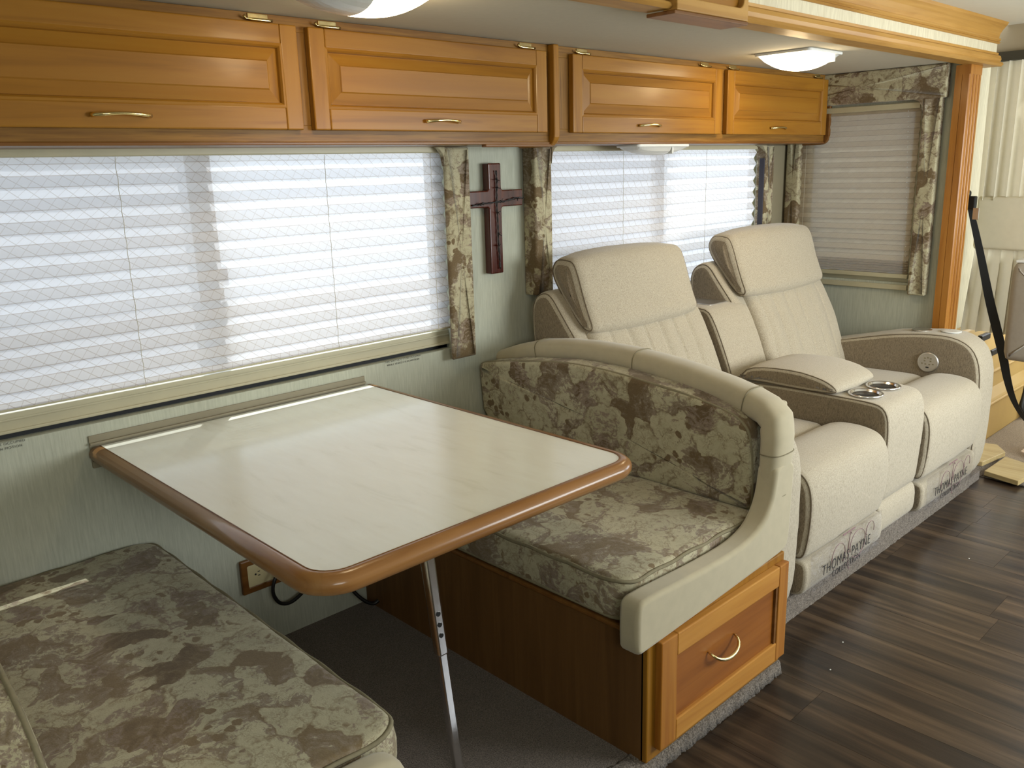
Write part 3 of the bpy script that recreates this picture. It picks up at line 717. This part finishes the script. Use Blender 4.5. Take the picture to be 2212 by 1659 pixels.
# ================================================================ TABLE
tb = thing('dinette_table', 'white marble-look dinette table with rounded wooden edge', 'table', (.39, -.5, .04))
TX0, TX1, TY0, TY1, TZ = .004, .802, -.012, -1.040, .760; cr_ = .055
def upath():
    P = [(TX0, TY0, -1, 0)]
    for k in range(9):
        t = PI+k/8*PI/2; P.append((TX0+cr_+cr_*math.cos(t), TY1+cr_+cr_*math.sin(t), math.cos(t), math.sin(t)))
    for k in range(9):
        t = 1.5*PI+k/8*PI/2; P.append((TX1-cr_+cr_*math.cos(t), TY1+cr_+cr_*math.sin(t), math.cos(t), math.sin(t)))
    P.append((TX1, TY0, 1, 0)); return P
UP = upath()
P = [(p[0], p[1]) for p in UP]
prism('table_top', P, 'z', TZ-.03, TZ, m_lam, tb)
prof = [(-.001, .7605), (.004, .7612), (.010, .7608), (.018, .758), (.025, .752), (.028, .744), (.027, .735), (.021, .726), (.011, .721), (-.02, .721), (-.02, .73)]
bm = bmesh.new(); R = []
for x, y, nx, ny in UP: R.append([bm.verts.new((x+nx*o_, y+ny*o_, z)) for o_, z in prof])
for i in range(len(R)-1):
    fx = 1 if 5 <= i <= 13 else 0
    for j in range(len(prof)): bm.faces.new((R[i][j], R[i][(j+1) % len(prof)], R[i+1][(j+1) % len(prof)], R[i+1][j])).material_index = fx
bm.faces.new(R[0]); bm.faces.new(R[-1][::-1])
finish('wooden_edge', bm, [m_tedge, m_tedgex], tb, smooth=True)
tube('edge_line', [(x-nx*.0005, y-ny*.0005, TZ+.0004) for x, y, nx, ny in UP], .0014, m_edge, tb, sides=5)
lg = box('leg', .372, .400, -.828, -.804, .36, .70, m_chrome, tb, bevel=.006, seg=3)
for v in lg.data.vertices:
    v.co.y += (.70-v.co.z)*-.115+.014
    v.co.x += (.70-v.co.z)*.02
ll = box('lower_leg', .3755, .3965, -.825, -.807, .035, .375, m_chrome, lg, bevel=.003)
for v in ll.data.vertices: v.co.y += (.70-v.co.z)*-.115+.014; v.co.x += (.70-v.co.z)*.02
bm = bmesh.new()
for i, z in enumerate((.46, .435, .41)):
    bmesh.ops.create_cone(bm, cap_ends=True, segments=14, radius1=.0055, radius2=.0055, depth=.002, matrix=Matrix.Translation((.391+.02*(.7-z)-.006, -.828+.014-(.7-z)*.115-.0005, z)) @ Matrix.Rotation(PI/2, 4, 'X'))
finish('adjustment_holes', bm, m_black, lg)
box('leg_bracket', .36, .415, -.85, -.775, .695, .731, m_steel, tb, bevel=.003)
rl = thing('wall_rail', 'khaki metal rail holding the table to the wall', 'rail', (.39, 0, .71))
bm = bmesh.new(); BX(bm, -.017, .797, -.004, 0, .705, .787); BX(bm, -.017, .797, -.011, -.004, .764, .770); BX(bm, -.017, .797, -.0105, -.004, .705, .722)
finish('rail_profile', bm, m_khaki, rl, bevel=.001)
lathe('screw', [(.001, 0), (.004, -.001), (.004, -.003), (.001, -.004)], (.004, -.0105, .7135), m_steel, rl, axis='y', n=12)
lathe('roller_pin', [(.002, 0), (.006, -.001), (.006, -.012), (.002, -.013)], (-.006, -.004, .752), m_steel, rl, axis='y', n=12)

# ================================================================ BENCHES
def bench_base(label, x0, x1, front_side):
    t = thing('dinette_bench', label, 'bench', ((x0+x1)/2, -.5, .04))
    box('side_board', x0, x0+.015, -1.128, -.005, .04, .365, m_base, t)
    box('far_board', x1-.015, x1, -1.128, -.005, .04, .365, m_base, t)
    bm = bmesh.new(); BX(bm, x0-.008, x1, -1.10, -.004, .360, .374); finish('top_board', bm, m_edge, t, bevel=.005, seg=3)
    bm = bmesh.new()
    BX(bm, x0, x1, -1.14, -1.12, .04, .372); finish('face_frame', bm, m_wz, t, bevel=.004)
    return t
bn = bench_base('wooden dinette bench with a front drawer, on the far side of the table', .745, 1.350, 1)
# drawer front
bm = bmesh.new(); w = .062; x0, x1, z0, z1 = .775, 1.345, .068, .350
BX(bm, x0, x0+w, -1.158, -1.1385, z0, z1, 1); BX(bm, x1-w+.014, x1, -1.158, -1.1385, z0, z1, 1); BX(bm, x0+w, x1-w+.014, -1.158, -1.1385, z0, z0+.055, 0); BX(bm, x0+w, x1-w+.014, -1.158, -1.1385, z1-.058, z1, 0)
dr = finish('drawer', bm, [m_drawx, m_drawz], bn, bevel=.003)
box('drawer_panel', x0+w-.002, x1-w+.016, -1.1485, -1.1395, z0+.05, z1-.05, m_drawp, dr)
bm = bmesh.new(); BX(bm, x1-w+.004, x1-w+.014, -1.155, -1.140, z0+.055, z1-.058); finish('inner_stop', bm, m_edge, dr)
hp = [(1.0-.055, -1.1485, .235)]
for i in range(13):
    t = PI*i/12; hp.append((1.035-.058*math.cos(t), -1.150-.030*math.sin(t)**.7, .236-.026*math.sin(t)))
tube('handle', hp[1:], [.0028+.0022*math.sin(PI*i/12) for i in range(13)], m_brass, dr)
def seat_cushion(label, x0, x1, y0, y1, z0, z1, m, inner='l'):
    c = loft('seat_cushion', rrect(x0, x1, y0, y1, .06, 6), 'z', z0, z1, m, None, r=.022, puff=.010, smooth=0, n=3, d=.025, wob=.0025, bulge=.004)
    tag(c, label, 'cushion')
    P = inset(resample(rrect(x0, x1, y0, y1, .06, 6), .02), .004)
    tube('piping', [(p[0], p[1], z1-.010+.002*math.sin(i*.9)) for i, p in enumerate(P)], .0048, m_pipe, c, closed=True, sides=6)
    tube('piping', [(p[0], p[1], z0+.012) for p in P], .0048, m_pipe, c, closed=True, sides=6)
    return c
seat_cushion('floral seat cushion of the far bench, lying above the drawer', .735, 1.335, -1.085, -.012, .374, .487, m_floral3)
# bench back cushion
P = [(-.012, .49), (-.010, .73), (-.03, .755), (-.20, .783), (-.40, .808), (-.55, .812), (-.70, .802), (-.85, .788), (-1.00, .762), (-1.045, .740), (-1.070, .705), (-1.075, .60), (-1.072, .495), (-1.05, .488), (-.5, .486)]
bc = loft('back_cushion', P, 'x', 1.250, 1.340, m_floral, None, r=.016, puff=.004, smooth=2, n=4, d=.03, wob=.003)
for v in bc.data.vertices: v.co.x += (.81-v.co.z)*.09
tag(bc, 'tall floral back cushion with an arched top behind the table', 'cushion')
Q = inset(resample(chaikin(P, 2), .02), .003)
tube('piping', [(1.262+(.81-p[1])*.09, p[0], p[1]) for p in Q], .0048, m_pipe, bc, closed=True, sides=6)
# suede wrapped bench back frame with roll + side arm
bf = thing('bench_back_frame', 'khaki suede padded bench frame running over the floral cushion and down to the drawer', 'bench frame', (1.40, -.6, .04))
path = [(1.405, .0, .735), (1.405, -.09, .766), (1.403, -.20, .795), (1.400, -.32, .811), (1.397, -.45, .819), (1.393, -.58, .819), (1.388, -.70, .812), (1.380, -.82, .801), (1.368, -.94, .785), (1.355, -1.02, .772), (1.342, -1.075, .760), (1.330, -1.108, .742), (1.322, -1.117, .70), (1.317, -1.119, .64), (1.312, -1.119, .57), (1.308, -1.119, .50)]
pth = [Vector(p) for p in path]; pp = []
for i in range(len(pth)-1):
    for k in range(6): pp.append(pth[i].lerp(pth[i+1], k/6))
pp.append(pth[-1])
def ringat(i, gx=0., gn=0.):
    a, b = pp[max(0, i-3)], pp[min(len(pp)-1, i+3)]; t = (b-a).normalized(); X = Vector((1, 0, 0)); N = X.cross(t).normalized()
    if N.z < -.1 and i < 60: N = -N
    if i >= 60 and N.y > 0: N = -N
    f_ = i/(len(pp)-1); hw = .052; ht = .037-.009*max(0, (f_-.6)/.4)
    return [pp[i]+X*((hw+gx)*math.copysign(abs(math.cos(q))**.65, math.cos(q)))+N*((ht+gx)*math.copysign(abs(math.sin(q))**.7, math.sin(q))) for q in [2*PI*k/20 for k in range(20)]]
bm = bmesh.new(); R = [[bm.verts.new(p) for p in ringat(i)] for i in range(len(pp))]
for i in range(len(R)-1):
    for k in range(20): bm.faces.new((R[i][k], R[i][(k+1) % 20], R[i+1][(k+1) % 20], R[i+1][k]))
bm.faces.new(R[0]); bm.faces.new(R[-1][::-1])
finish('top_roll', bm, m_suede, bf, smooth=True)
for i in (12, 32, 54, 76, 86): tube('roll_seam', ringat(i, .0012), .0015, m_pipe, bf, closed=True, sides=5)
prism('back_board', [(0, .04), (-1.085, .04), (-1.085, .77), (-.94, .765), (-.58, .80), (-.32, .79), (0, .72)], 'x', 1.372, 1.432, m_suede, bf, bevel=.01)
P = [(.715, .345), (1.02, .352), (1.30, .352), (1.452, .352), (1.452, .60), (1.452, .785), (1.44, .80), (1.36, .80), (1.338, .79), (1.335, .76), (1.335, .66), (1.334, .58), (1.325, .53), (1.295, .495), (1.24, .478), (1.10, .474), (.90, .474), (.73, .474), (.705, .462), (.697, .44), (.697, .37)]
# drop-shaped side arm in the plane of the drawer front
P = [(.697, .357), (.705, .345), (.72, .343), (1.02, .360), (1.29, .378), (1.335, .384), (1.352, .40), (1.358, .46), (1.362, .56), (1.365, .64), (1.268, .64), (1.262, .59), (1.250, .545), (1.222, .505), (1.18, .480), (1.11, .466), (1.0, .464), (.88, .468), (.73, .475), (.705, .468), (.697, .45)]
prism('side_arm', chaikin(P, 1), 'y', -1.092, -1.150, m_suede, bf, bevel=.013, seg=4, smooth=True)

# near (left) bench
bl = bench_base('near wooden dinette bench, mostly hidden under the floral cushion at lower left', -.50, .060, 1)
seat_cushion('large floral seat cushion of the near bench at the lower left corner', -.520, .098, -1.118, .0-.006, .374, .482, m_floral3)
P = [(-.012, .49), (-.010, .70), (-.03, .735), (-.20, .76), (-.40, .775), (-.55, .78), (-.70, .77), (-.85, .755), (-1.00, .73), (-1.045, .71), (-1.070, .68), (-1.075, .60), (-1.072, .495), (-1.05, .488), (-.5, .486)]
P = [(-.98, .49), (-.99, .52), (-.93, .60), (-.80, .66), (-.60, .70), (-.30, .72), (-.05, .71), (-.012, .68), (-.010, .49)]
bc = loft('back_cushion', P, 'x', -.405, -.53, m_floral, None, r=.016, puff=.004, smooth=2, n=4, d=.03, wob=.003)
tag(bc, 'floral back cushion of the near bench, just its corner at the left edge', 'cushion')
Q = inset(resample(chaikin(P, 2), .02), .003)
tube('piping', [(-.414, p[0], p[1]) for p in Q], .0055, m_pipe, bc, closed=True, sides=6)
P = [(.058, .352), (.062, .40), (.055, .448), (.03, .472), (-.02, .480), (-.2, .482), (-.45, .50), (-.52, .56), (-.60, .56), (-.60, .36), (.03, .343)]
lf = loft('bench_arm', P, 'y', -1.125, -1.175, m_suede, bl, r=.016, puff=.002, smooth=1, n=3, d=.02)

# ================================================================ RECLINER SOFA
sf = thing('recliner_sofa', 'beige tweed double recliner sofa with a centre console and cup holders', 'sofa', (2.33, -.55, .04))
def shift(P, dy=0, dz=0): return [(p[0]+dy, p[1]+dz) for p in P]
SHELL = [(-.070, .90), (-.085, .955), (-.115, .978), (-.150, .985), (-.180, .970), (-.215, .925), (-.255, .875), (-.30, .82), (-.36, .70), (-.42, .50), (-.40, .30), (-.12, .28), (-.10, .60)]
HEAD = [(-.200, 1.100), (-.238, 1.092), (-.262, 1.045), (-.283, .980), (-.308, .915), (-.330, .868), (-.312, .842), (-.270, .85), (-.205, .915), (-.150, .985), (-.122, 1.035), (-.128, 1.075), (-.155, 1.10)]
PAD = [(-.285, .868), (-.305, .862), (-.348, .79), (-.393, .70), (-.430, .60), (-.468, .49), (-.47, .42), (-.30, .40), (-.20, .60), (-.22, .86)]
SEATB = [(-.38, .40), (-.38, .478), (-.60, .484), (-.72, .486), (-.80, .486), (-.835, .476), (-.845, .44), (-.80, .36), (-.50, .34)]
SEATF = [(-.828, .455), (-.845, .485), (-.875, .502), (-.92, .511), (-.985, .509), (-1.035, .496), (-1.062, .470), (-1.076, .425), (-1.078, .36), (-1.072, .28), (-1.060, .222), (-1.030, .212), (-.95, .24), (-.86, .36)]
FOOT = [(-1.03, .214), (-1.058, .210), (-1.070, .195), (-1.072, .15), (-1.066, .112), (-1.040, .092), (-1.00, .092), (-.98, .15), (-1.0, .21)]
def recliner(n, xs, xb, dy, dz, hr):
    hx0, hx1 = hr
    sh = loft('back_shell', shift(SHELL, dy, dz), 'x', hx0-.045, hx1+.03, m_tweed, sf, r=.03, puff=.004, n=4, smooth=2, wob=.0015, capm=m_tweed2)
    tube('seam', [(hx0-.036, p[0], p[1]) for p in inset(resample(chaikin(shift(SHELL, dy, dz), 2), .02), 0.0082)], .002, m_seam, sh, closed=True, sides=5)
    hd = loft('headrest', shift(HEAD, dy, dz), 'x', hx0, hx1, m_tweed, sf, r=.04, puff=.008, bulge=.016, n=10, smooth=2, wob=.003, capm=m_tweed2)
    for xx in (hx0+.012, hx1-.012): tube('seam', [(xx, p[0], p[1]) for p in inset(resample(chaikin(shift(HEAD, dy, dz), 2), .02), 0.011)], .002, m_seam, hd, closed=True, sides=5)
    gr = [(hx0+.10+i*(hx1-hx0-.2)/5, .007) for i in range(6)]
    loft('back_pad', shift(PAD, dy, dz), 'x', xb[0], xb[1], m_tweed, sf, r=.035, puff=.004, bulge=.012, n=10, smooth=2, wob=.0025, grooves=gr)
    loft('seat_cushion', shift(SEATB, 0, dz*.8), 'x', xs[0], xs[1], m_tweed, sf, r=.02, puff=.0, bulge=.004, n=6, smooth=2, wob=.003)
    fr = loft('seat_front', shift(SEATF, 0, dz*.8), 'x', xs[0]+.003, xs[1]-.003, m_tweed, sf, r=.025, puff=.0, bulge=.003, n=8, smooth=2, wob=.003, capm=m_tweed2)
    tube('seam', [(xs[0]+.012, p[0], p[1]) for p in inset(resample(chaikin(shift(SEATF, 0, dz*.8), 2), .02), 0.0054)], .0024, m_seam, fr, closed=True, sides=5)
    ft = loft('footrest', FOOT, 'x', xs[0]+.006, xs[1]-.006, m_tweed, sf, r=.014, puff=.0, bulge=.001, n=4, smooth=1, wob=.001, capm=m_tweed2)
    return ft
f1 = recliner(1, (1.615, 2.175), (1.515, 2.165), 0, 0, (1.50, 2.135))
f2 = recliner(2, (2.505, 3.065), (2.475, 3.115), -.018, .012, (2.43, 3.11))
# arms
ARM = [(-.10, .30), (-.20, .52), (-.35, .575), (-.485, .608), (-.611, .640), (-.745, .664), (-.870, .674), (-.940, .668), (-.995, .645), (-1.030, .605), (-1.050, .545), (-1.057, .45), (-1.056, .30), (-1.050, .17), (-1.035, .085), (-1.00, .055), (-.6, .055), (-.15, .06)]
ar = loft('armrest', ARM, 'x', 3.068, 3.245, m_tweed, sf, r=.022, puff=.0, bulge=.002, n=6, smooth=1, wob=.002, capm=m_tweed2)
tube('seam', [(3.076, p[0], p[1]) for p in inset(resample(chaikin(ARM, 1), .02), 0.0046)], .002, m_seam, ar, closed=True, sides=5)
loft('armrest', ARM, 'x', 1.435, 1.608, m_tweed, sf, r=.030, puff=.0, bulge=.002, n=6, smooth=1, wob=.002)
for yy, m1 in ((-.775, m_steel), (-.895, m_white)):
    zz = .667 if yy > -.8 else .673
    c_ = lathe('cup_holder' if yy > -.8 else 'control_disc', [(.030, -.02), (.032, .0), (.040, .002), (.040, .004), (.036, .006), (.02, .005), (.001, .004)], (3.155, yy, zz), m1, ar, n=24)
pd = lathe('power_disc', [(.044, 0), (.044, -.004), (.040, -.008), (.037, -.0075), (.001, -.0075)], (3.066, -.845, .551), m_steel, ar, axis='x', n=32, label='round brushed metal power button plate')
bm = bmesh.new()
for i, (a, b) in enumerate(((0, .020), (-.012, .006), (.012, .006), (-.022, -.006), (-.008, -.008), (.008, -.008), (.022, -.006), (-.012, .017), (.012, .017))):
    BX(bm, 3.0575, 3.0590, -.845+a-.004, -.845+a+.004, .551+b-.003, .551+b+.003)
finish('buttons', bm, m_khaki, pd, bevel=.001)
box('usb_port', 3.0572, 3.0588, -.851, -.839, .527, .532, m_black, pd)
# console
CON = [(-.30, .12), (-.30, .56), (-.45, .575), (-.60, .588), (-.75, .590), (-.90, .588), (-.985, .587), (-1.025, .580), (-1.047, .556), (-1.056, .515), (-1.058, .44), (-1.052, .33), (-1.045, .235), (-1.03, .222), (-.6, .222)]
co = loft('console', CON, 'x', 2.180, 2.500, m_tweed, sf, r=.016, puff=.0, bulge=.0, n=6, smooth=1, wob=.0015, capm=m_tweed2)
tube('seam', [(2.186, p[0], p[1]) for p in inset(resample(chaikin(CON, 1), .02), 0.0031)], .0022, m_seam, co, closed=True, sides=5)
loft('console_base', [(-1.0, .09), (-1.035, .10), (-1.050, .13), (-1.050, .20), (-1.035, .226), (-1.0, .226)], 'x', 2.182, 2.498, m_tweed, sf, r=.01, n=4, smooth=1, wob=.001)
LID = [(-.47, .592), (-.488, .612), (-.515, .640), (-.60, .654), (-.714, .657), (-.80, .644), (-.845, .628), (-.868, .610), (-.866, .594), (-.80, .590), (-.60, .591)]
ld = loft('console_lid', LID, 'x', 2.172, 2.492, m_tweed, sf, r=.018, puff=.0, bulge=.006, n=6, smooth=1, wob=.002, capm=m_tweed2)
tube('seam', [(2.180, p[0], p[1]) for p in inset(resample(chaikin(LID, 1), .02), 0.0026)], .002, m_seam, ld, closed=True, sides=5)
for x in (2.262, 2.405):
    ch = lathe('cup_holder', [(.044, -.004), (.058, .000), (.061, .005), (.057, .008), (.050, .006), (.046, -.004), (.044, -.004), (.044, -.0035)], (x, -.935, .589), m_chrome, co, n=36)
    lathe('cup_liner', [(.046, .0), (.0445, .0012), (.001, .0012)], (x, -.935, .5885), m_cup, ch, n=30)
CB = [(-.04, .30), (-.04, .80), (-.06, .832), (-.12, .840), (-.26, .843), (-.315, .838), (-.345, .80), (-.393, .70), (-.432, .60), (-.46, .50), (-.44, .30)]
cb = loft('console_back', CB, 'x', 2.195, 2.475, m_tweed, sf, r=.018, puff=.0, bulge=.003, n=6, smooth=1, wob=.0015, capm=m_tweed2)
tube('seam', [(2.202, p[0], p[1]) for p in inset(resample(chaikin(CB, 1), .02), 0.0034)], .002, m_seam, cb, closed=True, sides=5)
prism('charging_plate', rrect(2.26, 2.44, -.285, -.135, .012, 4), 'z', .840, .8475, m_steel, cb, bevel=.002, label='grey metal charging plate')
# printed wrap bands on the footrests
for ft, x0, x1 in ((f1, 1.640, 2.135), (f2, 2.53, 3.03)):
    xc = (x0+x1)/2-.01
    P = [(-1.0735, .100), (-1.0765, .12), (-1.078, .15), (-1.0775, .20), (-1.0735, .222), (-1.077, .235)]
    bm = bmesh.new(); R = []
    for i in range(21):
        x = x0+(x1-x0)*i/20; R.append([bm.verts.new((x, y+.0012*math.sin(i*2.3+z*40), z)) for y, z in P])
    for i in range(20):
        for j in range(len(P)-1): bm.faces.new((R[i][j], R[i+1][j], R[i+1][j+1], R[i][j+1]))
    wr = finish('plastic_wrap', bm, m_wrap, ft, smooth=True, label='clear plastic wrap printed with dark lettering')
    split_words(text('lettering', 'THOMAS PAYNE', .050, (xc, -1.0805, .141), (1, 0, 0), (0, 0, 1), m_print, ft, sx=.84), ft)
    text('lettering', 'COLLECTION', .030, (xc, -1.0800, .112), (1, 0, 0), (0, 0, 1), m_print, ft, sx=1.0)
    for cx2, cz2, rx, rz, a0, a1 in ((xc-.06, .170, .045, .045, -40, 230), (xc+.075, .172, .055, .048, -130, 200), (xc+.165, .19, .03, .03, -20, 200), (xc+.02, .165, .012, .065, 60, 290)):
        tube('emblem', [(cx2+rx*math.cos(math.radians(a0+(a1-a0)*i/24)), -1.0795, cz2+rz*math.sin(math.radians(a0+(a1-a0)*i/24))) for i in range(25)], .0013, m_printr, ft, sides=4)
    for q in range(3): box('mauve_mark', xc-.035+q*.03, xc-.010+q*.03, -1.0790, -1.0780, .232, .238, m_printr, ft)

# ================================================================ CAB END
hd = struct(box('wall_header', 3.60, 3.68, -3.1, -.745, 1.82, 1.935, m_tan))
struct(box('trim_11', 3.575, 3.62, -3.0, -.77, 1.785, 1.822, m_dark))
cu = thing('cab_curtain', 'cream pleated curtain hanging behind the seat belt at the right edge', 'curtain', (3.6, -1.0, .60))
def drape(name, y0, y1, z0, z1, amp, n, m, parent, x=3.60, flare=0., seed=0, pinch=None):
    bm = bmesh.new(); R = []; NY, NZ = n*10, 16
    for j in range(NZ+1):
        t = j/NZ; z = z1+(z0-z1)*t; row = []
        k = 1+flare*t
        for i in range(NY+1):
            s = i/NY; y = y1+(y0-y1)*s*k if flare >= 0 else y1+(y0-y1)*s
            y += (y1-y0)*flare*t*.35
            ph = s*n*2*PI+seed+.5*math.sin(s*9+seed)
            a = amp*(1+.35*math.sin(s*13+seed))*(.65+.5*t)
            row.append(bm.verts.new((x+a*math.sin(ph)+.25*a*math.sin(2*ph+1), y+.4*amp*math.cos(ph), z)))
        R.append(row)
    for j in range(NZ):
        for i in range(NY): bm.faces.new((R[j][i], R[j][i+1], R[j+1][i+1], R[j+1][i]))
    return finish(name, bm, m, parent, smooth=True)
drape('upper_drape', -1.40, -.80, 1.20, 1.785, .020, 13, m_curt, cu, seed=.4)
drape('lower_drape', -1.40, -.80, .605, 1.0, .024, 12, m_curt, cu, seed=2., flare=.12)
loft('tieback_band', [(-1.35, .985), (-.812, .985), (-.806, 1.0), (-.806, 1.20), (-.812, 1.215), (-1.35, 1.215)], 'x', 3.57, 3.64, m_curt, cu, r=.012, puff=.0, n=2, smooth=0, d=.05, wob=.004)
sb = thing('seat_belt', 'black seat belt strap hanging from the wooden pilaster', 'seat belt', (3.44, -.83, 1.22))
bm = bmesh.new(); R = []
path = [(3.45, -.822, 1.165, .016), (3.45, -.838, 1.12, .022), (3.47, -.868, 1.0, .026), (3.50, -.893, .875, .030), (3.54, -.915, .75, .034), (3.58, -.945, .62, .036), (3.62, -.970, .50, .034), (3.65, -.985, .40, .03), (3.69, -1.005, .30, .024), (3.74, -1.03, .22, .018), (3.82, -1.05, .15, .016)]
path = chaikin(path, 2, False)
for x, y, z, w in path: R.append([bm.verts.new((x-.004, y+w*.55, z)), bm.verts.new((x, y-w*.55, z+.004)), bm.verts.new((x+.003, y-w*.55, z+.004)), bm.verts.new((x-.001, y+w*.55, z))])
for i in range(len(R)-1):
    for k in range(4): bm.faces.new((R[i][k], R[i][(k+1) % 4], R[i+1][(k+1) % 4], R[i+1][k]))
finish('strap', bm, m_belt, sb, smooth=False)
lathe('anchor', [(.001, 0), (.016, -.002), (.018, -.014), (.010, -.022), (.001, -.023)], (3.435, -.80, 1.235), m_black, sb, axis='y', n=16)
bm = bmesh.new(); BX(bm, 3.425, 3.452, -.848, -.812, 1.165, 1.225); an = finish('belt_guide', bm, m_black, sb, bevel=.006)
an2 = box('latch_tongue', 3.420, 3.424, -.868, -.842, 1.125, 1.175, m_steel, sb, bevel=.003, label='silver latch tongue')
# lower side console / door panel seen beyond the sofa
dp = thing('door_panel', 'yellow beige moulded cab side panel low behind the sofa arm', 'panel', (4.2, -.78, .0))
P = [(-.745, .0), (-.745, .60), (-.80, .60), (-.815, .45), (-.825, .25), (-.86, .20), (-.86, .0)]
prism('moulded_panel', P, 'x', 3.50, 4.62, m_tan2, dp, bevel=.012, smooth=False)
for z in (.33, .22, .185): box('panel_rib', 3.52, 4.60, -.868 if z < .2 else -.835, -.80, z, z+.012, m_tan2, dp, bevel=.005)
for x, z in ((3.78, .52), (3.95, .42)): box('vent_slot', x, x+.12, -.826, -.80, z, z+.03, m_black, dp, bevel=.004)
box('side_pocket', 4.62, 4.9, -.95, -.745, .0, .50, m_ceil, dp, bevel=.01)
tag(tube('floor_cable', chaikin([(4.45, -.87, .02), (4.4, -.885, .03), (4.37, -.87, .07), (4.42, -.865, .13), (4.44, -.865, .2)], 3, False), .014, m_black), 'black cable loop at the foot of the yellow beige panel', 'cable')
# cab seat at the right edge
cs = thing('captain_chair', 'beige cab chair back cut off by the right edge', 'chair', (3.72, -1.25, .0))
loft('seat_back', [(-1.005, .52), (-1.000, .62), (-1.000, .88), (-1.006, .93), (-1.03, .945), (-1.45, .945), (-1.48, .90), (-1.48, .55), (-1.46, .505), (-1.03, .505)], 'x', 3.48, 3.60, m_seatv, cs, r=.035, puff=.01, smooth=1, n=4, wob=.002)
box('trim_cap', 3.50, 3.58, -1.10, -1.01, .940, .952, m_white, cs, bevel=.004)
loft('seat_pad', rrect(-1.48, -1.07, .36, .50, .04, 4), 'x', 3.60, 4.05, m_seatv, cs, r=.04, puff=.01, smooth=0, n=4)
box('seat_pedestal', 3.70, 3.98, -1.40, -1.12, .006, .37, m_ceil, cs, bevel=.01)
# boards on the carpet
def plankboard(label, P, z0, z1):
    o = prism('wooden_board', P, 'z', z0, z1, m_board, None, bevel=.002); tag(o, label, 'board', None); return o
plankboard('pale pine board lying nearest on the carpet by the sofa end', [(3.335, -1.030), (3.295, -1.178), (3.53, -1.20), (3.60, -1.035)], .012, .034)
plankboard('pale pine board half hidden behind the sofa arm on the carpet', [(3.45, -.88), (3.45, -.985), (3.665, -1.015), (3.76, -.95), (3.74, -.88)], .012, .034)
bm = bmesh.new(); R = []
for i in range(90):
    y = -.86-i*.02; row = []
    for k, (dx, dz) in enumerate(((0, .0), (-.02, .008), (-.01, .016), (.03, .018), (.30, .012), (.55, .008))):
        q = mnoise.noise(Vector((y*60, k*3, 0)))*.006; row.append(bm.verts.new((3.36+dx+q+.05*(y+1), y, max(.0005, dz-.006))))
    R.append(row)
for i in range(89):
    for k in range(5): bm.faces.new((R[i][k], R[i][k+1], R[i+1][k+1], R[i+1][k]))
struct(finish('trim_12', bm, m_carp2, smooth=True))
# crumbs on the floor
for lab, x, y in (('tiny pale crumb on the dark floor below the near footrest', 1.62, -1.20), ('tiny white crumb on the floor near the wooden bench corner', 1.46, -1.24), ('tiny pale crumb on the floor, farthest toward the cab', 2.45, -1.27)):
    bm = bmesh.new(); bmesh.ops.create_icosphere(bm, subdivisions=1, radius=.0028, matrix=Matrix.Translation((x, y, .002)) @ Matrix.Diagonal((1.2, .9, .6, 1)))
    tag(finish('crumb', bm, m_white), lab, 'crumb')
